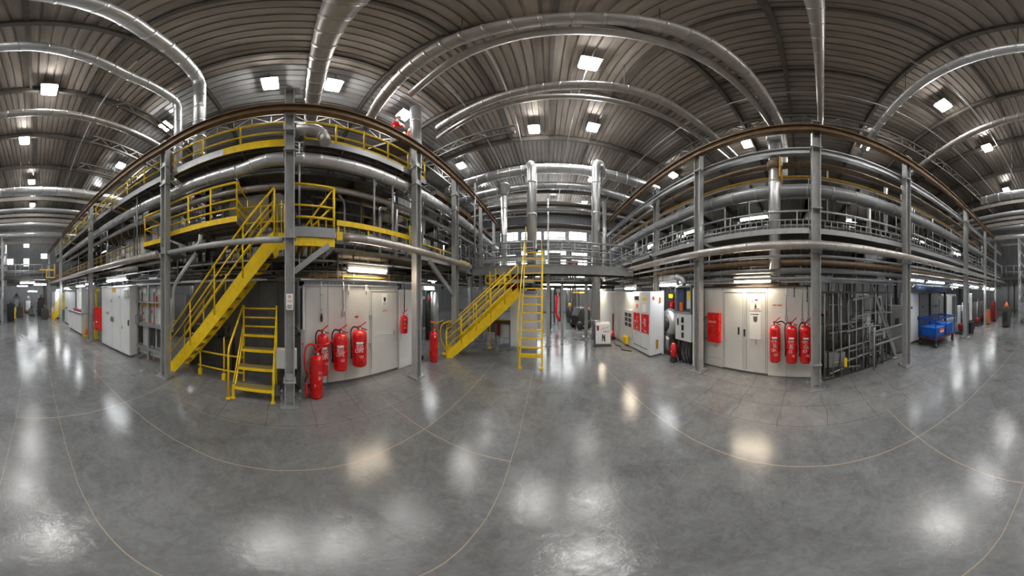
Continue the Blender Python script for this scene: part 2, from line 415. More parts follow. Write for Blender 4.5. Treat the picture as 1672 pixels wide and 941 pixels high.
duct('long silver roof duct crossing the aisle with one bright elbow above the stair block', [(d[0] + 1.4, d[1], ZD), (d[0], d[1], ZD), (c[0], c[1], ZD), (0, -3.55, ZD), (a[0], a[1], ZD), (e[0], e[1], ZD), (e[0], e[1], 4.84)], .165, 'silver', .6, .4)
a = hp(566, 0, ZD); c = hp(510, 168, ZD)
duct('widest duct overhead, running straight above the yellow upper walkway', [(c[0] - 1.6, c[1] + .1, ZD), (c[0], c[1], ZD), (a[0], a[1], ZD), (-.9, .62, ZD)], .27, 'gsilver', .5)
a = hp(1331, 3, ZD); c = hp(1340, 198, ZD)
duct('narrow duct dead overhead, running straight to the tall column of the grey plant block', [(-.95, .60, ZD), (.2, .2, ZD), (a[0], a[1], ZD), (c[0], c[1], ZD), (c[0] + 1.5, c[1], ZD)], .13, 'gsilver', .5)
P5 = [hp(612, 178, ZD), hp(732, 82, ZD), hp(864, 38, ZD), hp(1030, 36, ZD), hp(1132, 59, ZD), hp(1218, 112, ZD), hp(1275, 205, ZD)]
duct('upper thick duct of the pair sweeping over the roof near the single light panel', [(P5[0][0] - 1.2, P5[0][1] + .2, ZD)] + [P5[i] for i in (0, 2, 4, 6)] + [(P5[6][0] + .25, P5[6][1] - .1, 7.4), (P5[6][0] + .3, P5[6][1] - .1, 5.0)], .2, 'gsilver', .5, .8)
P6 = [hp(696, 132, ZD), hp(871, 62, ZD), hp(1042, 60, ZD), hp(1157, 102, ZD), hp(1218, 150, ZD)]
duct('slimmer pipe beside the upper thick duct, nearest the single light panel', [(P6[0][0] - .8, P6[0][1] + .1, ZD)] + [P6[i] for i in (0, 2, 4)] + [(P6[4][0] + 2.2, P6[4][1] - .5, ZD)], .13, 'gsilver', 0, .8)
P7 = [hp(757, 184, ZD), hp(902, 142, ZD), hp(1055, 153, ZD), hp(1175, 232, ZD)]
duct('thick duct of the farther pair, just beyond the single light panel', [(P7[0][0] - 1.5, P7[0][1] + .2, ZD)] + P7 + [(P7[3][0] + 2, P7[3][1] - .3, ZD)], .155, 'gsilver', .55, .8)
P8 = [hp(800, 178, ZD), hp(979, 161, ZD), hp(1132, 217, ZD)]
duct('slim pipe of the farther pair, nearest the two paired light panels', [(P8[0][0] - 3, P8[0][1] + .5, ZD)] + P8 + [(P8[2][0] + 3, P8[2][1] - .5, ZD)], .1, 'gsilver', 0, .8)
P9 = [hp(1547, 240, ZD), hp(1638, 198, ZD), hp(1672, 189, ZD)]
duct('plain silver roof duct over the blue trolley end of the aisle', [(P9[0][0] + 3.5, P9[0][1] - .2, ZD), P9[0], P9[2], (-13, P9[2][1] + .3, ZD)], .15, 'gsilver', .6)
hang_up(pipe('overhead_duct', 'fat horizontal silver duct low across the plain far aisle, below the roof', [(ony(-20 + 1672, -9.3) + 2, -9.3, 6.35), (0, -9.3, 6.35), (-4.2, -9.0, 6.3), (-7, -8.6, 6.1)], .2, 'silver', .8, 'duct', None, .5, 18, bname='seam_ring'), ((-2, 0),))
for y, z, r in ((-11.3, 6.2, .12), (-13.6, 5.4, .16), (-16.2, 6.9, .2)):
    hang_up(pipe('cross_pipe', 'grey pipe crossing high over the plain far aisle near the end wall', [(-7, y, z), (9, y, z)], r, 'gpipe', 0, 'pipe', 'far aisle cross pipes'), ((1, 0), (8, 0), (15, 0)))
# ceiling conduits
for k, (x, y0, y1) in enumerate(((1.3, 3.5, 20), (-1.6, 4, 20), (3.9, -3, -20), (-2.9, -4, -20), (6.6, -20, 20), (-3.6, 5, 19))):
    pipe('roof_conduit', 'thin conduit clipped under the roof sheet along the aisle', [(x, y0, HZ - .42), (x, y1, HZ - .42)], .028, 'galv', 0, 'conduit', 'roof conduits', n=8)
# =================== reusable steelwork ===================
def column(label, x, y, h, rz=0, w=.21, plate=.4, clips=(2.7, 4.35), m='steel', group=None):
    t = thing('steel_column', label, 'column', (x, y, 0), rz, group)
    p = [(q, r) for q, r in ibeam_poly(w, w, .022)]
    MB().prism(p, .03, h).build('shaft', m, t)
    MB().bx(-plate / 2, plate / 2, -plate / 2, plate / 2, 0, .03).build('base_plate', 'galv', t, bevel=.006)
    for sx in (-1, 1):
        for sy in (-1, 1):
            MB().lathe([(.018, .03), (.018, .055), (.010, .056), (.010, .085)], (sx * plate * .38, sy * plate * .38, 0), 6).build('anchor_bolt', 'galv', t)
    for z in clips:
        if z < h: MB().bx(-w / 2 - .02, w / 2 + .02, -w / 2 - .03, w / 2 + .03, z - .012, z + .012).add([], []).c(w * .3, 0, z + .08, .03, w * .7, .12).build('clip_plate', m, t)
    MB().bx(-w / 2 - .03, w / 2 + .03, -w / 2 - .03, w / 2 + .03, h, h + .02).build('cap_plate', m, t)
    return t
def railing(parent, P, h, m='yellow', post=1.0, mids=(.5,), r=.025, toe=0, pm=None, ends=True, pr=None):
    """railing along the polyline P (x, y, z of its foot); parts go under parent."""
    P = [Vector(p) for p in P]; up = Vector((0, 0, 1))
    MB().tube([p + up * h for p in P], r, 8).build('top_rail', m, parent, True)
    for f in mids: MB().tube([p + up * h * f for p in P], r * .8, 8).build('mid_rail', m, parent, True)
    if toe:
        b = MB()
        for a, c in zip(P, P[1:]): b.bar(a + up * toe * .55, c + up * toe * .55, .012, toe)
        b.build('toe_board', m, parent)
    for i, (a, c) in enumerate(zip(P, P[1:])):
        n = max(1, round((c - a).length / post))
        for k in range(n + (1 if i == len(P) - 2 else 0)):
            q = a + (c - a) * (k / n)
            MB().tube([q, q + up * h], (pr or r), 8).build('post', pm or m, parent, True)
def walkway(name, label, x0, x1, y0, y1, z, cat='walkway', fascia=.16, fm='yellow', rail=.5, sides=('front',), rm='yellow', post=.9, mids=(.5,), toe=0, joists=.8, th=.05, group=None, um='under', front=None, r=.026, rz=0):
    """platform between x0..x1, y0..y1 with its deck top at z; 'front' is the aisle side."""
    fx = front if front is not None else (x1 if x1 < 0 else x0)
    bx_ = x0 if fx == x1 else x1; sg = 1 if fx > bx_ else -1
    loc = ((x0 + x1) / 2, (y0 + y1) / 2, z)
    t = thing(name, label, cat, bp(*loc) if rz else loc, rz, group)
    hx, hy = (x1 - x0) / 2, (y1 - y0) / 2
    MB().bx(-hx, hx, -hy, hy, -th, 0).build('deck', 'grate', t)
    f = fx - loc[0]
    MB().bx(min(f, f + sg * .02), max(f, f + sg * .02), -hy, hy, -fascia, .01).build('fascia', fm, t)
    n = max(2, int(2 * hy / joists))
    jm = MB()
    for k in range(n + 1):
        y = -hy + 2 * hy * k / n; jm.bx(-hx, hx, y - .02, y + .02, -.14, -th)
    for s in (-.6, 0, .6): jm.bx(s * hx - .02, s * hx + .02, -hy, hy, -.12, -th)
    jm.build('joists', um, t)
    if rail:
        if 'front' in sides: railing(t, [(f - sg * .03, -hy + .02, 0), (f - sg * .03, hy - .02, 0)], rail, rm, post, mids, r, toe)
        if 'y0' in sides: railing(t, [(f - sg * .03, -hy + .02, 0), (-f + sg * .03, -hy + .02, 0)], rail, rm, post, mids, r)
        if 'y1' in sides: railing(t, [(f - sg * .03, hy - .02, 0), (-f + sg * .03, hy - .02, 0)], rail, rm, post, mids, r)
    return t
def stair(name, label, base, direc, run, rise, width, n, hr=.95, m='yellow', sh=.24, mids=(.4, .7), posts=5, rail_ext=.0, tm='tread', foot=True):
    a = math.atan2(direc[1], direc[0])
    t = thing(name, label, 'stairs', (base[0], base[1], 0), a)
    L = hyp(run, rise); sl = rise / run; off = sh * L / run / 2
    for s in (-1, 1):
        y = s * width / 2
        MB().prism([(0, 0), (sh * .9, 0), (run, rise - off * 1.2), (run, rise + off * .5), (run - .12, rise + off * .5), (0, off * 1.1)], y - .012 * (1 + s) + .0, y + .012 * (1 - s), 'y').build('stringer', m, t)
        top = [(0.02, y, off), (0.02, y, hr + off * .2), (run - .02, y, rise + hr)]
        MB().tube([(.02, y, hr), (run - .05, y, rise + hr)], .026, 8).build('handrail', m, t, True)
        for f in mids: MB().tube([(.02, y, hr * f + off * .3), (run - .05, y, rise + hr * f + off * .2)], .02, 8).build('mid_rail', m, t, True)
        for k in range(posts):
            x = .02 + (run - .07) * k / (posts - 1)
            MB().tube([(x, y, x * sl + (.02 if k else .0)), (x, y, x * sl + hr)], .023, 8).build('post', m, t, True)
    for k in range(n):
        z = rise * (k + 1) / (n + 1); x = run * (k + 1) / (n + 1)
        d = run / (n + 1) * .62 + .07
        MB().bx(x - d / 2, x + d / 2, -width / 2 + .012, width / 2 - .012, z - .03, z).build('tread', tm, t).data.materials.append(K[m])
        MB().bx(x - d / 2 - .012, x - d / 2, -width / 2 + .012, width / 2 - .012, z - .045, z + .004).build('nosing', m, t)
    return t

# =================== plant block with the yellow stairs ===================
XC = -3.52
col_lb = {473: ('tall grey steel column between the yellow platform and the fire extinguishers, white notice on it', 6.15),
          270: ('grey steel column at the foot of the long yellow stair, beside the instrument rack', 5.6),
          148: ('grey steel column beside the flat red box on the yellow post', 5.6),
          99: ('slim-looking grey steel column beyond the workbench in the plain far aisle', 5.6),
          80: ('farthest grey steel column of the yellow stair block, past the workbench', 5.6),
          680: ('grey steel column beside the small red extinguisher on the beige wall', 5.5),
          743: ('grey steel column in front of the diagonal yellow stair', 5.5)}
CY = {}
for px, (lb, h) in col_lb.items():
    x, y = on1(px, XC); CY[px] = y
    column(lb, x, y, h, RZ1 if px < 200 else 0, clips=(2.72, 4.36, 4.85) if px != 473 else (.45, 2.72, 4.36, 4.85, 5.3))
for py_ in (8.2, 10.4): column('thin distant grey column of the yellow stair block past the diagonal stair', XC, py_, 5.4, clips=(2.7,), group='distant columns by the diagonal stair', w=.16, plate=.3)
# head fitting on the tallest column
h = thing('hoist_bracket', 'small grey steel hoist bracket on top of the tallest column', 'bracket', (XC, CY[473], 6.17))
MB().bx(-.1, .1, -.22, .22, 0, .03).build('plate', 'steel', h)
MB().tube([(0, -.09, .03), (0, -.07, .14), (0, 0, .19), (0, .07, .14), (0, .09, .03)], .022, 8).build('shackle', 'dsteel', h, True)
# brown runway beam over the column heads
t = thing('runway_beam', 'brown rust-coloured runway beam running along the column heads above the yellow walkway', 'beam', (XC + .14, -3.4, 5.42))
MB().prism([(p, q) for p, q in ibeam_poly(.13, .2, .022)], 0, 15.8, 'y').build('girder', 'rust', t)
MB().prism([(p, q) for p, q in ibeam_poly(.13, .2, .022)], -16, 0, 'y').bx(-.02, .02, -16, 0, .1, .125).build('girder', 'rust', t).rotation_euler = (0, 0, RZ1)
for y in [v + 3.4 for v in CY.values() if v > -3.3]: MB().bx(-.13, -.0, y - .05, y + .05, -.09, .09).build('stiffener', 'rust', t)
MB().bx(-.02, .02, 0, 15.8, .1, .125).build('rail_head', 'brown', t)

# white notice with red letters on the column
t = thing('notice', 'small white notice with red print on the tall column beside the steps', 'sign', (XC + .125, CY[473], 1.72))
MB().bx(0, .004, -.07, .07, -.11, .13).build('sheet', 'paper', t, bevel=.002)
def flat_x(x, y, z, sg=1):  # text on a plane facing +x (sg=1) or -x
    return lambda a, b: (x, y + sg * a, z + b)
b = MB(); add_text(b, 'IFSB', .055, flat_x(.006, 0, 0)); b.build('lettering', 'redink', t)
b = MB()
for k in range(3): b.bx(.004, .006, -.05, .05, -.085 + k * .02, -.076 + k * .02)
b.build('lettering', 'ink', t); b = MB()
for k in range(2): b.bx(.004, .006, -.03, .03, .07 + k * .022, .08 + k * .022)
b.build('lettering', 'ink', t)

# upper yellow walkway
y0, y1 = CY[270] + .1, onx(466, -3.75)
w1 = walkway('upper_walkway', 'upper walkway with yellow edge and yellow rails above the long stair', -4.75, -3.72, y0, y1, 4.83, fascia=.17, rail=.52, post=1.0, mids=(.45,), sides=('front',))
for ch in w1.children:
    if ch.name.startswith('fascia'):
        L = (y1 - y0) / 2
        MB().bx(ch.data.vertices[0].co.x + .021, ch.data.vertices[0].co.x + .026, -L, L - 1.5, -.165, .0).build('grey_fascia_cover', 'galv', w1, label='grey plate over the yellow edge')
y0b, y1b = onx(497, -3.75), onx(694, -3.75)
w2 = walkway('upper_walkway', 'upper walkway with dull grey edge and yellow rails above the extinguisher wall', -4.75, -3.72, y0b, y1b, 4.83, fascia=.13, fm='gpipe', rail=.55, post=.75, mids=(.42,), sides=('front',), toe=.1)
# far run of the upper walkway
walkway('upper_walkway', 'distant upper walkway with yellow rails over the workbench end of the block', -4.6, -3.75, -17.5, -6.7, 4.85, fascia=.13, fm='steel', rail=.5, post=1.6, mids=(.5,), rz=RZ1)
walkway('upper_walkway', 'upper walkway piece with worn grey and yellow edge above the double grey cabinet', -4.7, -3.72, -6.5, CY[270] - .15, 4.83, fascia=.15, fm='steel', rail=.5, post=1.0, mids=(.45,), rz=RZ1)
walkway('upper_walkway', 'distant upper walkway piece with yellow brackets past the diagonal stair', -4.6, -3.75, y1b + .6, 11.5, 4.78, fascia=.14, fm='rust', rail=0)
# items lying on the upper walkways
pipe('lagged_pipe', 'lumpy white lagged pipe lying on the upper walkway behind its yellow rails', [(-4.3, -1.6, 5.02), (-4.3, y1 - .1, 5.02)], .1, 'white', .16, 'pipe', bandm='galv', n=12)
pipe('elbow_duct', 'dull steel duct stub with a bent end hanging beside the upper yellow rails', [(-3.53, y0b - .2, 4.96), (-3.53, y0b + .28, 4.96), (-3.53, y0b + .42, 4.82), (-3.53, y0b + .45, 4.66)], .13, 'gsilver', .4, 'duct', None, .25, 16)
for k, (y, z, s, mm) in enumerate(((1.5, 4.93, .16, 'white'), (1.85, 4.95, .2, 'white'), (2.35, 4.92, .15, 'dblue'), (2.75, 4.95, .18, 'white'))):
    t = thing('junction_box', ['white box with rounded lid', 'taller white box', 'dark bluish box', 'white end box'][k] + ' standing on the upper walkway over the extinguisher wall', 'box', (-4.2, y, 4.831))
    MB().bx(-.1, .1, -s / 2, s / 2, 0, s * 1.5).build('body', mm, t, bevel=.012)
    MB().bx(-.11, .11, -s / 2 - .01, s / 2 + .01, s * 1.5, s * 1.5 + .02).build('lid', 'galv', t)

# big silver pipe
zc = 4.36
ys = onx(398, -3.85)
pipe('lagged_duct', 'large silver lagged pipe sweeping along the block below the upper walkway, offset behind the stair', [bp(-4.0, -17.5, zc), (-4.0, -3.5, zc), (-3.98, ys - .1, zc), (-3.82, ys + .55, zc + .06), (-3.82, 3.0, zc + .03), (-3.82, 12.2, zc)], .14, 'silver', .42, 'pipe', None, .35, 18)
pipe('lagged_duct', 'second dull lagged pipe tucked under the large silver one', [bp(-4.25, -17, 4.02), (-4.25, -3.4, 4.02), (-4.25, 3, 4.02), (-4.25, 12, 4.0)], .075, 'gsilver', .6, 'pipe', None, .2, 14)
# lower pipe along the column line
pipe('lagged_pipe', 'long dull silver lagged pipe under the mezzanine edge, running away behind the grey columns', [bp(XC + .21, -18.5, 2.70), bp(XC + .2, CY[270] - .15, 2.70)], .085, 'gsilver', .5)
pipe('grey_pipe', 'smooth grey pipe passing across behind the handrails of the long yellow stair', [(XC + .02, CY[270] + .12, 2.72), (XC + .02, CY[473] - .14, 2.70)], .052, 'steel', 0)
yq = onx(556, -3.6)
pipe('lagged_pipe', 'grey lagged pipe starting beside the yellow landing and running over the tube light', [(-3.55, yq + .06, 2.80), (-3.29, yq + .4, 2.74), (-3.29, 3.0, 2.73), (-3.29, 6.5, 2.70)], .075, 'gsilver', .35, 'pipe', None, .2, 16)
pipe('grey_pipe', 'pale grey pipe dropping in a bend beside the column by the instrument rack', [(-3.7, onx(328, -3.7), 3.0), (-3.7, onx(326, -3.7), 2.80), (-3.7, onx(310, -3.7), 2.74)], .06, 'galv', 0, bend=.1)
t = thing('end_box', 'pale grey box end of the mezzanine beam in front of the pipe bridge', 'box', (-3.56, 6.2, 2.55))
MB().bx(-.15, .15, -.45, .45, 0, .32).build('body', 'gpipe', t, bevel=.01); MB().bx(.15, .165, -.43, .43, .26, .3).build('edge_strip', 'yellow', t)

# mezzanine decks inside the block
def slab(name, label, x0, x1, y0, y1, z, th=.06, m='under', beams=1.6, group=None, rz=0):
    t = thing(name, label, 'deck', bp((x0 + x1) / 2, (y0 + y1) / 2, z) if rz else ((x0 + x1) / 2, (y0 + y1) / 2, z), rz, group); hx, hy = (x1 - x0) / 2, (y1 - y0) / 2
    MB().bx(-hx, hx, -hy, hy, -th, 0).build('plate', m, t)
    b = MB(); n = int(2 * hy / beams)
    for k in range(n + 1):
        y = -hy + .08 + (2 * hy - .16) * k / n
        b.prism([(p + y, q - th - .09) for p, q in ibeam_poly(.1, .18, .016)], -hx + .02, hx - .02, 'x')
    b.build('joists', 'dsteel', t)
    return t
slab('mezzanine_deck', 'dark mezzanine deck over the beige enclosure and stairs', -8.6, -4.0, 1.1, 11.8, 2.68)
slab('mezzanine_deck', 'dark mezzanine deck beside the stair opening, behind the white drum', -8.6, -4.98, -3.35, 1.05, 2.68, beams=1.1)
slab('mezzanine_deck', 'dark mezzanine deck over the double grey cabinet and workbench', -8.6, -4.0, -18, -3.5, 2.68, rz=RZ1)
slab('shade_deck', 'dark upper deck added to shade the inside of the yellow stair block', -8.6, -4.85, -3.35, 10.8, 4.72)  # upper decks are put in to keep the level beneath dark
slab('shade_deck', 'dark upper deck added to shade the workbench half of the yellow stair block', -8.6, -4.8, -17.5, -3.5, 4.72, rz=RZ1)
# landing at the head of the long stair
t = walkway('landing', 'yellow landing with cross-braced rail at the head of the long stair', -4.9, -3.66, CY[473] + .05, onx(547, -3.66), 2.95, 'platform', fascia=.16, fm='gpipe', rail=0, um='yellow')
hy = (onx(547, -3.66) - CY[473] - .05) / 2
MB().bx(.59, .61, -hy, hy, -.31, -.165).build('yellow_beam', 'yellow', t)
b = MB()
for k in range(5): b.bar((-.6, -hy + .1 + k * (2 * hy - .2) / 4, -.22), (.59, -hy + .1 + k * (2 * hy - .2) / 4, -.22), .06, .12)
b.build('yellow_joists', 'yellow', t)
X = .6
MB().tube([(X, -hy + .02, 0), (X, -hy + .02, .84)], .028, 10).build('post', 'yellow', t, True)
MB().tube([(X, hy - .02, 0), (X, hy - .02, .80)], .03, 10).build('post', 'yellow', t, True)
MB().tube([(X, -hy + .02, .84), (X, hy - .02, .80)], .024, 10).build('top_rail', 'yellow', t, True)
MB().tube([(X, -hy + .02, .42), (X, hy - .02, .40)], .02, 10).build('mid_rail', 'yellow', t, True)
MB().tube([(X, -hy + .1, .2), (X, hy - .02, .18)], .022, 10).build('mid_rail', 'yellow', t, True)
MB().tube([(X - .03, hy - .04, .78), (X - .06, -hy + .3, .02)], .02, 10).build('diagonal_brace', 'yellow', t, True)
MB().tube([(X - .03, hy - .1, .4), (X - .06, hy - .55, .02)], .02, 10).build('diagonal_brace', 'yellow', t, True)
for q in (.12, .3, -.05): MB().tube([(X - .05, q, .0), (X - .05, q, .2)], .018, 8).build('post', 'yellow', t, True)
# short yellow decking between stair head and column
t = walkway('landing', 'short yellow landing strip tucked between the stair head and the tall column', -4.9, -3.86, -.30, CY[473] + .0, 2.9, 'platform', fascia=.3, fm='yellow', rail=0, um='yellow')
MB().tube([(-.2, -.1, 0), (-.2, -.1, .95)], .02, 8).build('post', 'yellow', t, True)
# guard strip over the beige enclosure
ya, yb = onx(551, -3.72), onx(671, -3.72)
t = thing('kick_guard', 'low yellow double guard rail with slotted lower board above the tube light', 'railing', (-3.78, (ya + yb) / 2, 2.8)); q = (yb - ya) / 2
MB().bx(-.012, .012, -q, q, .27, .37).build('upper_board', 'yellow', t)
MB().bx(-.014, .014, -q, q, .0, .15).build('lower_board', 'yellow', t)
for k in range(9): MB().bx(-.04, -.014, -q + .05 + k * (2 * q - .1) / 8 - .02, -q + .05 + k * (2 * q - .1) / 8 + .02, 0, .37).build('upright', 'yellow' if k % 3 == 0 else 'dsteel', t)
MB().tube([(0, q, 0), (0, q, .62)], .025, 8).build('end_post', 'yellow', t, True)
# thin yellow rail deep behind
t = thing('inner_handrail', 'thin yellow handrail deep inside the block behind the cross-braced landing', 'railing', (-5.2, 3.6, 3.45))
railing(t, [(0, -1.2, .1), (0, 1.6, .0)], .72, 'yellow', .7, (.5,), .016)
# middle platform beside the stair head
ya, yb = onx(276, -3.74), onx(402, -3.74) - .22
t = walkway('platform', 'middle yellow platform with tall rails between the instrument rack column and the stair head', -4.7, -3.72, ya, yb, 3.24, 'platform', fascia=.10, rail=.72, post=.8, mids=(.5, .25), sides=('front', 'y1'))
ya2 = -4.55
t2 = walkway('platform', 'small stepped yellow platform end past the instrument rack column', -4.7, -3.74, ya2, ya - .25, 3.16, 'platform', fascia=.10, rail=.74, post=.9, mids=(.5,), sides=('front', 'y0'), rz=RZ1)
t = thing('inner_handrail', 'yellow rail in front of the white drum between middle platform and tall column', 'railing', (-4.55, -.9, 2.9))
railing(t, [(0, -.62, 0), (0, .72, 0)], .82, 'yellow', .66, (.55,), .02)
# mezzanine edge and rails, far half
t = walkway('mezzanine_edge', 'long mezzanine edge with slim grey and yellow rails above the grey cabinets', -4.6, -3.72, -18.2, -4.75, 2.86, 'walkway', fascia=.1, fm='steel', rail=.36, rm='ochre', post=.55, mids=(.5,), r=.014, rz=RZ1)
walkway('mezzanine_edge', 'mezzanine edge with low yellow rails behind the diagonal stair', -4.6, -3.74, 3.75, 6.1, 2.78, 'walkway', fascia=.12, fm='steel', rail=.28, rm='yellow', post=1.2, mids=(.4,), r=.018)
# white drum, pale casings
t = thing('drum', 'white horizontal drum with black strap behind the stair head', 'tank', (-5.22, -.95, 3.86))
MB().lathe([(.05, -1.05), (.3, -1.02), (.42, -.92), (.42, .62), (.34, .74), (.05, .8)], n=24, axis='y').build('shell', 'white', t, True)
MB().lathe([(.425, .30), (.435, .31), (.435, .36), (.425, .37)], n=24, axis='y').build('strap', 'black', t, True)
for y in (-.7, .4): MB().bx(-.4, .02, y - .04, y + .04, -1.16, -.3).build('saddle', 'dsteel', t)
pipe('lagged_pipe', 'fat pale lagged pipe with rounded end under the white drum', [(-4.95, -2.4, 3.08), (-4.95, -.25, 3.08), (-4.95, .0, 2.95), (-4.95, .05, 2.72)], .17, 'galv', .5, 'pipe', None, .25, 16)
for k, (a, z0, z1, lb) in enumerate(((-4.4, 2.9, 3.95, 'pale grey ribbed casing behind the instrument rack column'), (-6.2, 2.9, 3.75, 'pale grey ribbed casing above the double grey cabinet'), (-8.1, 2.9, 3.65, 'pale grey ribbed casing above the workbench, next to the yellow-banded pipe'))):
    t = thing('duct_casing', lb, 'duct', bp(-5.06, a, z0), RZ1)
    MB().bx(-.4, .3, -.75, .75, 0, z1 - z0).build('body', 'white', t, bevel=.02)
    for y in (-.7, -.35, 0, .35, .7): MB().bx(.3, .33, y - .02, y + .02, .0, z1 - z0).build('rib', 'galv', t)
    MB().bx(-.42, .34, -.77, .77, z1 - z0, z1 - z0 + .04).build('lid', 'galv', t)

# the long yellow stair
stair('long_stair', 'long yellow steel stair with plate treads climbing behind the low steps to the landing', (-4.33, -3.62), (0, 1), 3.27, 2.86, .78, 12, .98, posts=5)
# low steps
def steps():
    xb, w_, yb_ = -3.55, .92, -.85
    t = thing('step_unit', 'low yellow four-tread steps with handrails in front of the long stair', 'stairs', (xb, yb_, 0))
    rise, run = 1.04, .86
    for s in (-1, 1):
        y = s * w_ / 2
        MB().bar((-.0, y, .02), (-run, y, rise - .02), .03, .07).build('stringer', 'yellow', t)
        MB().bar((-run, y, 0), (-run, y, 1.62), .045, .045).build('back_post', 'yellow', t)
        MB().bar((-.0, y, 0), (-.0, y, .26), .05, .05).build('front_leg', 'yellow', t)
        MB().bx(-.05, .05, y - .05, y + .05, 0, .012).build('foot_plate', 'yellow', t)
        if s > 0:
            MB().tube(smoothpath([(.0, y, .25), (-.05, y, .55), (-run, y, 1.56)], .12), .02, 10).build('handrail', 'yellow', t, True)
            MB().tube([(-.2, y, .45), (-run, y, 1.3)], .016, 10).build('mid_rail', 'yellow', t, True)
    MB().tube(smoothpath([(.06, -w_ / 2 - .1, 0), (.06, -w_ / 2 - .1, .92), (-run, -w_ / 2 - .02, 1.62)], .12), .024, 10).build('handrail', 'yellow', t, True)
    MB().tube([(.0, -w_ / 2, .3), (-run, -w_ / 2, 1.3)], .018, 10).build('mid_rail', 'yellow', t, True)
    MB().bx(.0, .12, -w_ / 2 - .14, -w_ / 2 - .05, 0, .012).build('foot_plate', 'yellow', t)
    for k, z in enumerate((.23, .52, .80, 1.04)):
        x = -.02 - k * .27
        MB().bx(x - .21, x + .02, -w_ / 2 + .015, w_ / 2 - .015, z - .02, z).build('tread', 'tread', t)
        MB().bx(x + .02, x + .035, -w_ / 2 + .015, w_ / 2 - .015, z - .045, z + .005).build('nosing', 'yellow', t)
    for z in (1.2, 1.38, 1.56): MB().tube([(-run, -w_ / 2, z), (-run, w_ / 2, z)], .017, 8).build('back_rail', 'yellow', t, True)
steps()
# low barrier under the long stair
t = thing('low_barrier', 'low yellow pipe barrier under the long stair', 'barrier', (-4.3, -2.05, 0))
for y in (-.62, .18): MB().tube([(0, y, 0), (0, y, .95 if y > 0 else .62)], .024, 8).build('post', 'yellow', t, True); MB().bx(-.05, .05, y - .05, y + .05, 0, .14).build('foot', 'yellow', t)
for z in (.22, .56): MB().tube([(0, -.7, z), (0, .8, z)], .02, 8).build('rail', 'yellow', t, True)
# =================== cabinets, enclosures, fire gear ===================
def fluor(label, loc, L, rz, m='warm', group=None, drop=.25):
    t = thing('tube_light', label, 'light', loc, rz, group)   # tube along local y, diffuser below
    MB().prism([(-.07, .06), (-.05, .09), (.05, .09), (.07, .06), (.045, .0), (-.045, .0)], -L / 2, L / 2, 'y').build('housing', 'galv', t)
    MB().prism([(-.042, .0), (.042, .0), (.055, -.02), (.04, -.055), (-.04, -.055), (-.055, -.02)], -L / 2 + .02, L / 2 - .02, 'y').build('diffuser', m, t)
    for s in (-1, 1):
        MB().bx(-.055, .055, s * L / 2 - .02, s * L / 2 + .02, -.05, .07).build('end_cap', 'galv', t)
        MB().tube([(0, s * L * .35, .085), (0, s * L * .35, .09 + drop)], .01, 6).build('hanger', 'dsteel', t)
    return t
def extinguisher(label, x, y, z, R, H_, rz, lines=(), wall=True, hose=1, hdr=True, group=None, u0=0.):
    """local +x looks at the aisle"""
    t = thing('fire_extinguisher', label, 'fire extinguisher', (x, y, z), rz, group)
    MB().lathe([(R * .55, 0), (R * .93, .005), (R, .035), (R, H_ * .86), (R * .95, H_ * .91), (R * .78, H_ * .96), (R * .4, H_ * .99), (R * .3, H_)], n=28).build('cylinder', 'red', t, True)
    MB().lathe([(R * .32, H_), (R * .26, H_ + .02), (R * .22, H_ + .05), (R * .12, H_ + .07)], n=14).build('valve', 'dsteel', t, True)
    MB().bar((0, -.02, H_ + .045), (.01, R * .9, H_ + .15), .05, .022).c(0, -.02, H_ + .05, .06, .06, .04).build('lever', 'red', t)
    MB().bar((0, .0, H_ + .035), (0, R * 1.05, H_ - .005), .04, .016).build('handle', 'dred', t)
    MB().lathe([(.0, 0), (.022, .001), (.022, .018), (.018, .02)], (R * .2, .03, H_ + .02), 12, 'x').build('gauge', 'white', t, True)
    if hose:
        MB().tube(smoothpath([(0, -.02, H_ + .03), (.02, -R * .8, H_ + .06), (.0, -R * 1.22, H_ - .03), (-.0, -R * 1.14, H_ * .5), (.0, -R * 1.1, H_ * .28)], .12), .016, 8).build('hose', 'black', t, True)
        MB().lathe([(.016, 0), (.024, .02), (.02, .12), (.012, .13)], (0, -R * 1.1, H_ * .16), 10).build('nozzle', 'black', t, True)
    if wall:
        MB().bx(-R - .05, -R * .6, -R * .3, R * .3, H_ * .2, H_ * .85).build('bracket', 'dsteel', t)
        MB().lathe([(R + .001, H_ * .62), (R + .004, H_ * .625), (R + .004, H_ * .65), (R + .001, H_ * .655)], n=28).build('strap', 'dred', t, True)
    if lines:
        b = MB(); rr = R + .004
        def f(u, z0): return lambda a, c: (rr * cos((a + u) / R), rr * sin((a + u) / R), z0 + c)
        for s, size, u, z0 in lines: b2 = MB(); add_text(b2, s, size, f(u + u0, z0 * H_)); b2.build('lettering', 'mark', t)
        if hdr:
            n = 8; w = R * .9; z0 = H_ * .66
            for k in range(n):
                a0, a1 = (u0 - w / 2 + w * k / n) / R, (u0 - w / 2 + w * (k + 1) / n) / R
                b.add([(rr * cos(q), rr * sin(q), zz) for q in (a0, a1) for zz in (z0, z0 + .035)], [(0, 2, 3, 1)])
        if b.v: b.build('heading_bar', 'mark', t)
    return t
def panel_row(t, splits, z0, z1, m='panel', th=.03, gap=.006, sgn=1):
    for a, c in zip(splits, splits[1:]):
        MB().bx(min(0, -sgn * th), max(0, -sgn * th), a + gap, c - gap, z0, z1).build('panel', m, t, bevel=.004)
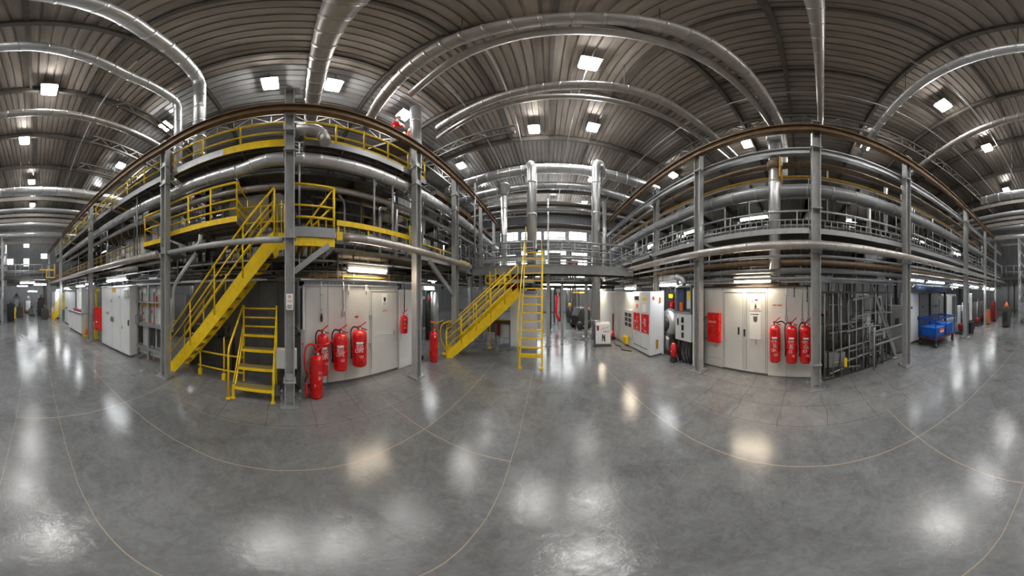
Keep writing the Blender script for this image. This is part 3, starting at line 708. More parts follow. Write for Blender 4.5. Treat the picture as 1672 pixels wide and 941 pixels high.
def handle_set(t, x, y, z, sg):
    h = MB().bx(min(x, x + sg * .012), max(x, x + sg * .012), y - .03, y + .03, z - .085, z + .085).build('handle', 'black', t, bevel=.005)
    MB().bar((x + sg * .03, y, z - .06), (x + sg * .03, y, z + .05), .022, .022).c(x + sg * .02, y, z + .05, .03, .02, .02).build('grip', 'dsteel', h)

# ---- beige enclosure behind the extinguishers
XE = -4.26; yl = onx(498, XE); yr = onx(650, XE); ye = onx(674, XE)
E = thing('enclosure', 'beige panelled enclosure behind the large red extinguishers, under the warm tube light', 'enclosure', (XE, yl, 0))
W = yr - yl; sp = [onx(p, XE) - yl for p in (498, 535, 564, 604)]
MB().bx(-2.2, -.032, 0, W, .06, 1.99).build('shell', 'panel', E)
MB().bx(-.05, -.012, 0, W, 0, .055).build('plinth', 'dcab', E)
panel_row(E, sp, .06, 2.0)
MB().bx(-.07, .02, -.05, W + .02, 2.0, 2.03).build('cap_strip', 'galv', E)
MB().bx(-.1, .025, -.06, -.004, 0, 2.0).build('corner_post', 'cab', E)
d0, d1 = sp[-1] + .006, W - .006
D = MB().bx(-.03, 0, d0, d1, .06, 2.0).build('door', 'panel', E, bevel=.004)
MB().bx(0, .004, d0 + .04, d0 + .05, .2, 1.9).bx(0, .004, d1 - .05, d1 - .04, .2, 1.9).bx(0, .004, d0 + .04, d1 - .04, 1.89, 1.9).build('door_seam', 'ink', D)
for z in (.75, 1.35): MB().bx(0, .03, d0 - .03, d0 + .05, z - .05, z + .05).build('hinge', 'galv', D)
MB().bx(0, .014, d1 - .19, d1 - .15, .9, .99).build('handle', 'galv', D, bevel=.004)
MB().bar((.02, d0 + .25, .98), (.02, d1 - .2, .93), .012, .012).build('locking_bar', 'cab', D)
nt_ = thing('notice', 'white paper notice with a dark badge on the beige enclosure door', 'sign', (XE + .004, onx(628, XE), 1.72))
MB().bx(0, .003, -.1, .1, -.13, .13).build('sheet', 'paper', nt_)
MB().prism([(-.045, .05), (.045, .05), (.04, -.02), (0, -.06), (-.04, -.02)], .003, .005, 'x').build('badge', 'ink', nt_)
b = MB()
for k in range(3): b.bx(.003, .005, -.07, .07, -.11 + k * .017, -.104 + k * .017)
b.build('lettering', 'ink', nt_)
t = thing('red_marking', 'faint red hand-written marks on the beige enclosure door below the notice', 'marking', (XE + .003, onx(628, XE), 1.45))
b = MB(); add_text(b, 'L4BTA', .07, lambda a, c: (.002, a, c)); b.build('letters', 'redink', t)
t = thing('red_marking', 'small faint red mark on the beige enclosure panel between two conduits', 'marking', (XE + .003, onx(582, XE), 1.38))
MB().prism([(-.07, 0), (.0, .03), (.07, .01), (.02, -.03)], 0, .002, 'x').build('smear', 'redink', t)
# conduits on it
def wall_conduit(label, x, y, z1, z0, sg=1, plug='socket', m='galv', cat='conduit'):
    t = thing('conduit_drop', label, cat, (x, y, z0))
    MB().tube([(sg * .025, 0, .06), (sg * .025, 0, z1 - z0)], .014, 8).build('tube', m, t, True)
    for k in (.25, .6, .9): MB().bx(min(0, sg * .045), max(0, sg * .045), -.025, .025, (z1 - z0) * k - .01, (z1 - z0) * k + .01).build('clip', 'galv', t)
    if plug == 'plug': MB().lathe([(.012, -.05), (.03, -.02), (.036, .04), (.02, .1), (.014, .12)], (sg * .04, 0, 0), 12).build('plug', 'black', t, True)
    elif plug: MB().bx(min(0, sg * .05), max(0, sg * .05), -.045, .045, -.03, .07).build('socket', 'galv', t, bevel=.006)
    return t
wall_conduit('white conduit drop ending in a black plug above the paired extinguishers', XE, onx(524.5, XE), 2.15, 1.36, 1, 'plug', 'white')
wall_conduit('grey conduit drop ending in a small socket above the middle extinguisher', XE, onx(560, XE), 2.2, 1.45)
pipe('conduit_run', 'thin conduit frame running along above the beige enclosure', [(XE - .1, yl + .1, 2.2), (XE - .1, yr - .1, 2.2)], .016, 'ochre', 0, 'conduit')
for px, z in ((508, 2.36), (515, 2.42), (536, 2.5), (580, 2.3), (640, 2.28)):
    pipe('conduit_riser', 'short thin conduit rising above the beige enclosure roof', [(XE - .12, onx(px, XE), 2.03), (XE - .12, onx(px, XE), z)], .013, 'galv', 0, 'conduit', 'conduit risers over the beige enclosure', n=8)
for px in (568, 597):
    t = thing('junction_box', 'small pale terminal box clipped to the top of the beige enclosure', 'box', (XE + .02, onx(px, XE), 1.9), 0, 'terminal boxes on the beige enclosure')
    MB().bx(0, .04, -.03, .03, 0, .13).build('body', 'white', t, bevel=.006); MB().tube([(.02, 0, 0), (.02, .01, -.07)], .009, 6).build('lead', 'black', t, True)
# grey end panel with the small extinguisher
E2 = thing('enclosure', 'grey panelled end wall with the small red canister, beside the grey column', 'enclosure', (XE + .02, yr + .03, 0))
MB().bx(-1.6, -.03, 0, ye - yr, .0, 1.95).build('shell', 'cab', E2)
MB().bx(-.03, 0, 0, ye - yr, .3, 1.95).build('panel', 'cab', E2, bevel=.004)
MB().bx(-.03, 0, 0, ye - yr, .02, .29).build('lower_panel', 'cab', E2, bevel=.004)
# warm tube light
fluor('warm tube light glowing above the beige enclosure and big extinguishers', (XE + .12, onx(601, XE + .12), 2.36), onx(633, XE + .12) - onx(570, XE + .12), 0, 'warm')
# extinguishers
LA = (('FESA', .085, 0, .58), ('Fnba', .10, .01, .50), ('L5fPa', .10, -.02, .42), ('CLE', .065, .05, .28))
extinguisher('big red wall extinguisher between the doubled pair and the one by the door', XE + .245, onx(556, XE + .245), .41, .185, .72, -.45, LA, u0=.03)
extinguisher('big red wall extinguisher nearest the beige enclosure door', XE + .26, onx(587, XE + .26), .44, .20, .72, -.62, LA, u0=.05)
t = extinguisher('red wall extinguisher half hidden behind the one standing on the floor', XE + .205, onx(527, XE + .205), .33, .15, .80, -.2, LA, u0=.06)
MB().tube([(.168 * cos(a_), .168 * sin(a_), .6 + .02 * a_) for a_ in [-1.5 + .3 * k for k in range(11)]] + [(-.0, .26, .64)], .026, 10).build('carrying_band', 'red', t, True)
t = extinguisher('red floor-standing extinguisher with black hose, in front of the hung ones by the tall column', -3.79, onx(516.5, -3.79), 0, .155, .80, .05, (('F:n', .08, .07, .60), ('Br', .09, .06, .48), ('"', .09, .05, .42), ('G', .06, -.06, .33)), False, 0, False)
MB().tube(smoothpath([(.0, .04, .86), (-.02, -.06, 1.0), (.0, -.25, .98), (.04, -.30, .72), (.0, -.2, .4)], .15), .02, 10).build('red_hose', 'red', t, True)
MB().tube(smoothpath([(.03, -.22, .42), (.02, -.27, .36), (.05, -.24, .1)], .08), .016, 8).build('hose', 'black', t, True)
MB().lathe([(.02, 0), (.034, .05), (.03, .26), (.018, .3)], (.06, -.25, .02), 10).build('horn', 'red', t, True)
t = extinguisher('small red canister hung on the grey end panel beside the grey column', XE + .2, onx(660, XE + .2), .93, .115, .42, -.75, (), True, 0)
for k, z in enumerate((.14, .24, .33)): MB().lathe([(.0, 0), (.014, .001), (.014, .004)], (.116, .03, z), 8, 'x').build('stud', 'mark', t)
MB().tube([(-.1, 0, .5), (-.1, 0, 1.35)], .018, 8).build('rod', 'dsteel', t, True)
x, y = gp(708, 590)
t = extinguisher('slim tall red extinguisher standing on the floor by the diagonal stair', x, y, 0, .155, .86, -.95, (), False, 0)
MB().tube([(0, -.12, 1.1), (0, .1, 1.06)], .03, 8).build('orange_grip', 'orange', t, True)
MB().lathe([(0, 0), (.03, .001), (.03, .004)], (.155, .06, .72), 8, 'x').build('seal', 'mark', t)

# things between the wall and tall column
t = thing('cable_post', 'grey cable post with black leads between the tall column and the floor extinguisher', 'post', (-4.1, onx(494, -4.1), 0))
MB().bx(-.04, .04, -.05, .05, 0, 1.2).build('post', 'galv', t, bevel=.006); MB().bx(.04, .05, -.02, .02, .92, .96).build('tag', 'red', t)
for k in range(3): MB().tube(smoothpath([(0, -.06, 1.1), (.05, -.2 - .05 * k, 1.3 - .1 * k), (0, -.35, .9), (.02, -.3, .3 + .1 * k), (0, -.1 - .1 * k, .03)], .25), .014, 6).build('cable', 'black', t, True)
t = thing('valve_box', 'pale grey box behind the foot of the tall column', 'box', (-4.0, onx(470, -4.0), .5)); MB().bx(-.12, .06, -.28, .22, 0, .36).build('body', 'cab', t, bevel=.01)
MB().bx(-.05, .05, -.2, -.12, -.5, 0).bx(-.05, .05, .06, .14, -.5, 0).build('legs', 'dsteel', t)

# back panels under the stairs
t = thing('enclosure', 'tall dark grey panels behind the low yellow steps and long stair', 'enclosure', (-5.0, -2.0, 0))
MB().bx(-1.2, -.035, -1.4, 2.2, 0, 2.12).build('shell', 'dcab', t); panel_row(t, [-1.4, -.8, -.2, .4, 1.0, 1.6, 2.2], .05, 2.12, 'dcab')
t = thing('low_machine', 'dark low machine with pipes behind the long stair', 'machine', (-4.88, -2.5, 0))
MB().bx(-.1, .1, -.9, .7, 0, .78).build('casing', 'dsteel', t, bevel=.01); MB().bx(-.1, .13, -.92, .72, .78, .82).build('top', 'dsteel', t)
for k in range(4): MB().lathe([(.05, 0), (.05, .25), (.08, .25), (.08, .28)], (.0, -.6 + k * .35, .82), 10).build('nozzle', 'galv', t, True)
# brace elbow at the column by the rack
t = thing('diagonal_brace', 'grey bent brace beside the column at the foot of the long stair', 'brace', (XC - .05, onx(281, XC), 0)); q = onx(318, XC) - onx(281, XC)
MB().tube(smoothpath([(0, 0, 1.3), (0, .0, 2.0), (0, q, 2.62)], .2), .045, 10).build('strut', 'steel', t, True); MB().bx(-.06, .06, -.06, .06, 1.28, 1.3).build('foot_plate', 'steel', t)
t = thing('diagonal_brace', 'flat grey brace from the column up to the underside of the cross-braced landing', 'brace', (XC - .05, CY[473], 0)); q = onx(538, XC) - CY[473]
MB().bar((0, .1, 2.2), (0, q, 2.64), .05, .1).build('strut', 'gpipe', t)
t = thing('diagonal_brace', 'long grey brace sloping down to the column in front of the diagonal stair', 'brace', (XC - .03, 0, 0))
MB().bar((0, onx(702, XC), 2.62), (0, CY[743] - .1, 1.82), .07, .12).build('strut', 'gpipe', t)

# ---- instrument rack
(xR0, yR0), (xR1, yR1) = on1(225, -4.15), on1(266, -4.15)
t = thing('instrument_rack', 'open grey instrument rack with gauges and orange knobs next to the double cabinet', 'rack', ((xR0 + xR1) / 2, (yR0 + yR1) / 2, 0), RZ1); q = (yR1 - yR0) / 2
MB().bx(-.3, -.1, -q, q, .1, 2.05).build('back_panel', 'cab', t, bevel=.01)
for y in (-q, -.05, q): MB().bx(-.04, .04, y - .04, y + .04, 0, 2.08 if y else 1.7).build('upright', 'galv', t)
for z, hh in ((.28, .09), (.95, .1), (1.6, .04), (2.08, .06)): MB().bx(-.05, .07, -q - .03, q + .05, z, z + hh).build('crossbar', 'gpipe', t)
MB().bx(-.02, .14, -q - .04, -q + .16, .98, 1.24).build('terminal_box', 'gpipe', t, bevel=.01)
for y, z in ((-.35, 1.3), (-.3, 1.12), (.08, 1.05), (.2, 1.05), (.3, 1.02), (.12, 1.38), (.35, 1.75), (-.5, .3), (.3, .12)):
    MB().lathe([(.02, 0), (.035, .005), (.035, .05), (.02, .06)], (-.02 if z > .3 else .06, y, z), 10, 'x').build('knob', 'orange' if z < 1.2 else 'redink', t, True)
for y, z in ((-.55, 1.9), (-.3, 1.92), (.2, 1.92), (.45, 1.88)): MB().bx(-.09, -.04, y - .07, y + .07, z - .06, z + .08).build('gauge', 'white', t, bevel=.01); MB().bx(-.04, -.035, y - .04, y + .04, z - .03, z + .05)
MB().bx(-.06, .0, -.5, .05, 1.52, 1.6).build('yellow_tray', 'ochre', t); MB().bx(-.03, .04, .3, .38, 1.5, 1.75).build('tag', 'orange', t)
for y in (-.42, -.1, .22): MB().tube([(-.02, y, .3), (-.02, y, 1.9)], .018, 8).build('tube', 'dsteel', t, True)
for y in (-.55, .1, .42): MB().bx(-.1, -.06, y - .1, y + .1, .42, .9).build('recess_shade_plate', 'dsteel', t)  # solid dark plates in place of recesses, their shade given as colour
MB().bx(-.2, .2, -q - .03, -q + .25, 0, .03).build('foot_plate', 'galv', t)

# ---- double grey cabinet
def cabinet(name, label, loc, rz, w, d, h, doors, m='cab', plinth=.06, vents=0, hand=True, cat='cabinet', group=None, gap=.005):
    """front face on local +x side at x=0, width along local y (0..w), body behind"""
    t = thing(name, label, cat, loc, rz, group)
    MB().bx(-d, -.025, 0, w, plinth, h).build('body', m, t, bevel=.008)
    MB().bx(-d + .03, -.05, .02, w - .02, 0, plinth).build('plinth', 'dcab', t)
    y = 0
    for k, f in enumerate(doors):
        dd = MB().bx(-.024, 0, y * w + gap, (y + f) * w - gap, plinth + .02, h - .015).build('door', m, t, bevel=.004)
        if hand:
            yy = (y + f) * w - .07 if k % 2 == 0 else y * w + .07
            handle_set(dd, 0, yy, h * .5, 1)
        if vents:
            b = MB()
            for j in range(6): b.bx(0, .004, (y + f * .25) * w, (y + f * .75) * w, h * .12 + j * .025, h * .12 + j * .025 + .01)
            b.build('vent', 'dcab', dd)
        y += f
    MB().bx(-d - .01, .01, -.01, w + .01, h, h + .025).build('top', m, t)
    return t
(xA, yA), (xB, yB) = on1(166, -3.72), on1(212, -3.72)
t = cabinet('double_cabinet', 'tall double-door pale grey cabinet between red wall box and instrument rack', (xA, yA, 0), RZ1, yB - yA, .62, 2.05, (.44, .28, .28))
for y, z in ((.5, 1.2), (.62, 1.2), (1.7, .85), (1.5, 1.75), (.9, 1.62)): MB().bx(.0, .008, y - .05, y + .05, z - .05, z + .05).build('name_plate', 'galv', t)
MB().bx(-.1, .06, yB - yA - .3, yB - yA - .05, 1.75, 1.98).build('switch_box', 'cab', t, bevel=.01)
MB().bx(0, .004, .95, 1.25, 1.9, 2.04).build('yellow_strip', 'ochre', t)
t = thing('yellow_post', 'yellow cranked pipe post beside the double grey cabinet', 'post', (*on1(157, -3.86), 0), RZ1)
MB().tube(smoothpath([(0, 0, 0), (0, 0, 1.45), (.06, .1, 1.6), (.06, .1, 1.95), (.05, .45, 2.0)], .1), .06, 10).build('pipe', 'yellow', t, True); MB().bx(-.05, .08, -.12, .1, .05, .75).build('guard', 'yellow', t)
t = thing('hose_box', 'flat red wall box beside the yellow post and grey column', 'fire box', (*on1(160, -3.66), .5), RZ1)
MB().bx(-.1, .08, -.26, .26, 0, .85).build('body', 'red', t, bevel=.01); MB().bx(.08, .09, -.1, .1, .3, .34).build('lettering', 'mark', t); MB().bx(.08, .085, -.24, .24, .03, .82).build('door', 'red', t)
# ---- workbench zone
(xA, yA), (xB, yB) = on1(112, -3.5), on1(133, -3.5)
t = thing('workbench', 'grey workbench with tall back board and cupboards, red tools on top', 'workbench', (xA, yA, 0), RZ1); w = (yB - yA) / cos(RZ1)
MB().bx(-.7, -.02, 0, w, .05, .95).build('cupboard', 'cab', t, bevel=.01)
for k in range(3): MB().bx(-.02, 0, w * k / 3 + .02, w * (k + 1) / 3 - .02, .08, .88).build('door', 'cab', t, bevel=.005)
MB().bx(-.72, .06, -.05, w + .05, .95, 1.0).build('worktop', 'galv', t)
MB().bx(-.72, -.66, 0, w, 1.0, 2.1).build('back_board', 'cab', t, bevel=.01); MB().bx(-.66, -.64, .9, 1.7, 1.15, 1.75).build('white_panel', 'white', t); MB().bx(-.72, .0, w - .03, w, 1.0, 2.1).build('side_panel', 'cab', t)
for k, (y, s) in enumerate(((1.1, .45), (1.95, .3))):
    t = thing('tool_case', ['long red tool case on the grey workbench', 'short red tool case at the near end of the grey workbench'][k], 'toolbox', (X1(yA + y, .22), yA + y, 1.002), RZ1)
    MB().bx(-.12, .12, -s, s, 0, .1).build('case', 'dred', t, bevel=.01); MB().tube([(0, -.1, .1), (0, -.08, .15), (0, .08, .15), (0, .1, .1)], .012, 6).build('handle', 'black', t, True)
t = thing('hand_pump', 'yellow and orange hand pump on the floor beside the workbench', 'pump', (*on1(141, -3.75), 0), RZ1)
MB().bx(-.15, .15, -.2, .2, 0, .04).build('base', 'yellow', t); MB().lathe([(.09, .04), (.11, .06), (.11, .3), (.05, .36)], (0, .05, 0), 12).build('tank', 'orange', t, True); MB().tube([(0, -.12, .04), (0, -.12, .95)], .025, 8).build('lever', 'yellow', t, True)
yA = onx(95, -3.6)
yW = -12.4
cabinet('side_cabinet', 'narrow grey cabinet with a white upright board past the workbench', (X1(yW - 2.0, .35), yW - 2.0, 0), RZ1, 1.1, .6, 1.95, (.5, .5))
cabinet('side_cabinet', 'distant pale cabinet with bright front near the small far yellow stair', (X1(-18.5, .1), -18.5, 0), RZ1, 1.5, .6, 2.0, (.5, .5), 'white')
stair('small_stair', 'small far yellow stair at the end of the workbench row', (X1(-16.4, -.35), -16.4), (-1, -.05), 1.5, 1.3, .7, 6, .8, posts=3, mids=(.5,))
for y, zz in ((-16.5, 2.15), (-13.6, 2.2), (-10.6, 2.24)):
    fluor('cool white tube light over the workbench row of the plain far aisle', (X1(y, .3), y, zz), 1.3, RZ1, 'cool', 'workbench row tube lights')
fluor('cool white tube light just over the double grey cabinet', (*on1(190, -3.7), 2.3), 1.5, RZ1, 'cool')
fluor('cool tube light behind the grey column next to the double grey cabinet', (*on1(147, -4.9), 2.42), 1.2, RZ1, 'cool')
# =================== the front of the aisle: diagonal stair, ship ladder, bridge, risers ===================
bx0, by0 = gp(723, 583); th = az(841); r1 = 7.05; ex, ey = r1 * sin(th), r1 * cos(th)
dx, dy = ex - bx0, ey - by0; run = hyp(dx, dy)
stair('diagonal_stair', 'yellow steel stair with curved rail ends climbing toward the ship ladder', (bx0 - .05, by0 + .3), (dx, dy), run, 1.93, .8, 9, .82, posts=6, mids=(.35, .62), sh=.28)
t = thing('curved_guard', 'yellow bent pipe guard at the foot of the diagonal stair', 'railing', (bx0 - .1, by0 + .35, 0))
MB().tube(smoothpath([(.2, -.1, .02), (-.1, -.25, .5), (-.12, -.2, .95), (.25, .1, 1.05)], .2), .026, 10).build('hoop', 'yellow', t, True)
MB().tube(smoothpath([(-.5, .2, .05), (-.75, .2, .3), (-.75, .2, .85), (-.3, .2, 1.0)], .2), .022, 10).build('hoop', 'yellow', t, True)
MB().bx(-.12, .3, -.18, .02, 0, .03).build('foot_plate', 'yellow', t)
# ship ladder
lx, ly = ony(866, 5.42), 5.42
t = thing('ship_ladder', 'steep yellow ship ladder with flat rungs standing alone in the aisle', 'ladder', (lx, ly, 0))
H_, R_ = 3.3, 1.3
for s in (-1, 1):
    MB().bar((s * .36, 0, 0), (s * .335, R_, H_), .035, .1).build('stringer', 'yellow', t)
    MB().bx(s * .36 - .06, s * .36 + .06, -.07, .07, 0, .03).build('foot', 'yellow', t)
    MB().tube(smoothpath([(s * .40, -.04, .02), (s * .42, -.06, 1.15), (s * .36, R_ * .86, H_ + .05)], .2) if s < 0 else [(s * .39, .0, .02), (s * .38, R_ * .8, H_ - .25)], .022, 8).build('handrail', 'yellow', t, True)
    MB().tube([(s * .335, R_, H_), (s * .33, R_ + .05, H_ + (.62 if s < 0 else .2))], .02, 8).build('top_post', 'yellow', t, True)
for k in range(14):
    z = .28 + k * .215; y = R_ * z / H_; q = .355 - .025 * z / H_
    MB().bx(-q, q, y - .05, y + .07, z - .018, z + .012 + (.05 if k == 0 else 0)).build('rung', 'yellow', t)
# bridge
BY0, BY1 = 7.35, 8.35
t = thing('pipe_bridge', 'grey footbridge with slim rails crossing the aisle behind the ship ladder', 'bridge', (.3, BY0, 2.62))
MB().prism([(p, q + .03) for p, q in ibeam_poly(.12, .3, .02)], -3.9, 4.0, 'x').build('front_girder', 'gpipe', t)
MB().prism([(p + 1.0, q + .03) for p, q in ibeam_poly(.12, .3, .02)], -3.9, 4.0, 'x').build('rear_girder', 'dsteel', t)
MB().bx(-3.9, 4.0, .03, .97, .12, .17).build('deck', 'grate', t)
for y in (0, 1.0):
    for a, c in ((-3.7, -.9), (-.2, 3.9)):
        railing(t, [(a, y, .17), (c, y, .17)], .78, 'galv', .62, (.3, .62), .026, pr=.017)
MB().bx(-3.8, -1.0, -.04, .0, .3, .42).build('pale_board', 'galv', t)
MB().bx(-2.95, -.9, -.05, -.01, -.42, -.3).build('pale_board', 'galv', t)
for k, (x, lb) in enumerate(((-2.6, 'yellow'), (-1.9, 'yellow'))):
    g = thing('gate_frame', ['small yellow framed gate with a round hole hanging at the bridge', 'small yellow rectangular frame hanging at the bridge beside a thin yellow post'][k], 'frame', (x, BY0 - .12, 2.2))
    f = MB(); f.bar((-.25, 0, 0), (.25, 0, 0), .04, .05); f.bar((-.25, 0, .26), (.25, 0, .26), .04, .05); f.bar((-.25, 0, 0), (-.25, 0, .26), .04, .05); f.bar((.25, 0, 0), (.25, 0, .5), .04, .05)
    f.build('frame', 'yellow', g); MB().lathe([(.05, -.02), (.09, -.02), (.09, .02), (.05, .02)], (0, 0, .13), 16, 'y').build('ring', 'yellow', g, True)
t = thing('thin_post', 'thin yellow upright pipe behind the top of the diagonal stair', 'post', (ony(800, 7.2), 7.2, 0)); MB().tube([(0, 0, 0), (0, 0, 2.6)], .03, 8).build('pipe', 'yellow', t, True); MB().bx(-.08, .08, -.08, .08, 0, .02).build('foot', 'yellow', t)
for x in (-4.0,):
    column('grey column carrying the stair-side end of the footbridge', x, BY0 + .5, 2.5, w=.18, plate=.34, clips=())
column('grey steel post behind the ship ladder under the footbridge', ony(895, 8.0), 8.0, 2.5, w=.17, plate=.3, clips=(1.6,))
column('slim grey post standing free in the aisle beyond the ship ladder', ony(918, 9.6), 9.6, 2.5, w=.14, plate=.3, clips=())
column('leaning-looking grey post beside the small white floor cabinet', ony(957, 9.4), 9.4, 2.5, w=.17, plate=.42, clips=(1.2,))
# platform block behind the stair head
t = thing('support_block', 'pale grey block under the head of the diagonal stair, beside the ladder', 'plinth', (-1.0, 8.05, 0))
MB().bx(-.75, .5, -.35, .5, 0, 1.86).build('block', 'cab', t, bevel=.01); MB().bx(-.8, .55, -.4, .55, 1.86, 1.95).build('cap', 'gpipe', t)
t = thing('red_valve_wheel', 'dull red cluster of valve wheels above the head of the diagonal stair', 'valve', (ony(838, 8.9), 8.9, 1.9))
for k, (x, z) in enumerate(((-.22, .3), (.1, .55), (.25, .2), (-.05, .05))):
    MB().lathe([(.1, -.03), (.17, -.02), (.17, .02), (.1, .03)], (x, -.12 + .03 * k, z), 14, 'y').build('wheel', 'dred', t, True); MB().tube([(x, -.15, z), (x, .2, z)], .03, 8).build('spindle', 'dred', t, True)
MB().bx(-.45, -.38, 0, .1, -.1, .8).build('upright', 'steel', t); MB().bx(-.05, .05, .18, .28, -1.9, -.1).build('stand', 'dsteel', t)
MB().bx(-.4, .4, .15, .3, -.1, .75).build('manifold', 'dred', t, bevel=.02)
t = thing('low_machine', 'low grey workbench machine under the diagonal stair', 'machine', (-2.4, 8.4, 0))
MB().bx(-.8, .58, -.4, .4, .75, .85).build('table', 'dsteel', t); MB().bx(.0, .5, -.3, .3, .2, .75).build('casing', 'cab', t, bevel=.04); MB().bx(-.7, -.3, -.3, .3, .4, .75).build('casing', 'dcab', t)
for x in (-.75, -.25, -.05, .52): MB().bx(x - .03, x + .03, -.3, .3, 0, .75).build('leg', 'gpipe', t)
MB().bx(-.15, .0, -.42, -.38, .3, .75).build('red_strip', 'dred', t)
MB().tube([(-.8, -.42, .88), (.58, -.42, .88)], .025, 8).build('yellow_edge', 'ochre', t, True)
# silver casing with black tank near the slim extinguisher
x, y = ony(688, 6.4), 6.4
t = thing('filter_unit', 'silver filter column with white lamp head between the grey column and diagonal stair', 'machine', (-6.0, 6.6, 0))
for k, q in enumerate((-.45, .1, .55)): MB().lathe([(.0, .02), (.16 + .06 * (k == 2), .04), (.16 + .06 * (k == 2), 1.9), (.08, 2.0)], (q * .2, q, 0), 14).build('vessel', ('galv', 'dsteel', 'silver')[k], t, True)
MB().bx(.1, .3, -.5, .4, 1.98, 2.14).build('head', 'white', t, bevel=.02); MB().bx(.2, .3, -.05, .05, 1.6, 1.72).build('red_cap', 'red', t)
fluor('bright white tube light behind the grey column over the silver filter column', (-5.4, 6.3, 2.32), 1.1, .3, 'cool')

# tall silver risers and horizontal ducts beyond the bridge
def flange(t, x, z, r, m='dsteel'): MB().lathe([(r * 1.0, z - .05), (r * 1.25, z - .045), (r * 1.25, z + .045), (r * 1.0, z + .05)], (x, 0, 0), 20).build('flange', m, t, True)
Yr = 8.9
x = ony(868.5, Yr); zt = zr(268, x, Yr)
p = pipe('riser_duct', 'tall silver riser with an elbow on top, straight behind the ship ladder', [(x, Yr, 2.8), (x, Yr, zt), (x - .35, Yr + .75, zt + .1)], .27, 'silver', 1.5, 'duct', None, .42, 22, bname='seam_ring')
MB().lathe([(.275, .68), (.34, .69), (.34, .80), (.275, .81)], n=22).build('flange', 'black', p, True)
MB().lathe([(.2, -2.8), (.2, 0)], n=18).build('lower_trunk', 'dsteel', p, True)
x = ony(973, Yr); zt = zr(266, x, Yr)
pipe('riser_duct', 'tall silver riser with a bent top, rising from the floor past the footbridge', [(x, Yr, .0), (x, Yr, zt), (x + .55, Yr + .5, zt + .15), (x + .7, Yr + 1.2, zt + .1)], .25, 'silver', 1.5, 'duct', None, .42, 22, bname='seam_ring')
x = ony(823, 10.2)
t = pipe('riser_duct', 'shorter silver riser with a flared funnel head over the diagonal stair', [(x, 10.2, 2.5), (x, 10.2, zr(322, x, 10.2))], .2, 'silver', 1.4, 'duct', None, .3, 20, bname='seam_ring')
MB().lathe([(.2, zr(322, x, 10.2) - 2.5), (.24, zr(318, x, 10.2) - 2.5), (.42, zr(306, x, 10.2) - 2.5), (.45, zr(304, x, 10.2) - 2.5)], n=20).build('funnel', 'galv', t, True)
x = ony(987, 10.8); pipe('riser_duct', 'thin silver riser close behind the thicker floor-standing riser', [(x, 10.8, 2.0), (x, 10.8, zr(330, x, 10.8))], .15, 'silver', 1.2, 'duct', None, .3, 18, bname='seam_ring')
x = ony(895, 12); pipe('thin_riser', 'thin white upright pipe in front of the bright windows', [(x, 12, 0), (x, 12, zr(325, x, 12))], .06, 'white', 1.5, 'pipe')
x = ony(679, 4.9); pipe('riser_duct', 'stout silver duct rising behind the brown beam next to the red-jacketed person', [(x * 1.0, 4.9, 4.6), (x, 4.9, zr(178, x, 4.9))], .25, 'silver', 1.1, 'duct', None, .3, 20, bname='seam_ring')
Yh = 9.9
zA, zB = zr(274, 0, Yh), zr(291, 0, Yh)
pipe('cross_duct', 'fat horizontal silver duct spanning the aisle at the riser tops', [(-7.2, Yh + .3, zA - .15), (-.6, Yh + .1, zA), (2.2, Yh, zA), (7.8, Yh - .3, zA - .1)], .27, 'silver', .75, 'duct', None, .3, 20, bname='seam_ring')
pipe('cross_duct', 'slimmer horizontal silver duct under the fat one between the risers', [(-7.0, Yh + 1.0, zB - .1), (0, Yh + .8, zB), (3, Yh + .7, zB), (8, Yh + .6, zB - .4)], .2, 'silver', .8, 'duct', None, .3, 18, bname='seam_ring')
for k, (y, z, r) in enumerate(((11.5, 6.3, .1), (12.2, 5.6, .14), (13.3, 5.0, .09), (13.8, 7.6, .16), (14.5, 4.2, .16), (16, 3.6, .12), (17, 6.8, .12))):
    hang_up(pipe('cross_pipe', 'dark horizontal pipe crossing in front of the bright windows', [(-7, y, z), (8, y, z)], r, 'dsteel' if k % 2 else 'gpipe', 0, 'pipe', 'window cross pipes'), ((1, 0), (14, 0)))
for k, (y, z) in enumerate(((12.6, 3.3), (15.2, 5.0), (18.2, 3.0))):
    t = thing('gantry', ['nearest grey gantry walkway in front of the bright windows', 'middle high grey gantry walkway before the bright windows', 'lowest far grey gantry walkway before the end wall'][k], 'walkway', (0, y, z))
    MB().bx(-6, 7, -.4, .4, -.15, 0).build('deck', 'dsteel', t); railing(t, [(-6, -.38, 0), (7, -.38, 0)], .9, 'galv', 1.0, (.33, .66), .025)
    for x in (-5.5, -1.8, 2.2, 6.5): MB().bx(x - .07, x + .07, -.07, .07, -z, -.15).build('leg', 'dsteel', t)
for k, (x, y, z, w_, mm) in enumerate(((-.55, 12.6, 3.3, 1.0, 'cab'), (.55, 12.55, 3.3, .9, 'dcab'), (2.0, 12.6, 3.3, .8, 'dred'))):
    t = thing('crate', ['pale covered crate on the nearest gantry between the risers', 'dark crate in the middle of the nearest gantry', 'flat dark red crate on the nearest gantry beside the thick riser'][k], 'crate', (x, y, z + .002))
    hh = (.55, .75, .35)[k]; MB().bx(-w_ / 2, w_ / 2, -.25, .25, 0, hh).build('body', mm, t, bevel=.03); MB().bx(-w_ / 2 - .02, w_ / 2 + .02, -.27, .27, hh, hh + .04).build('lid', mm, t)
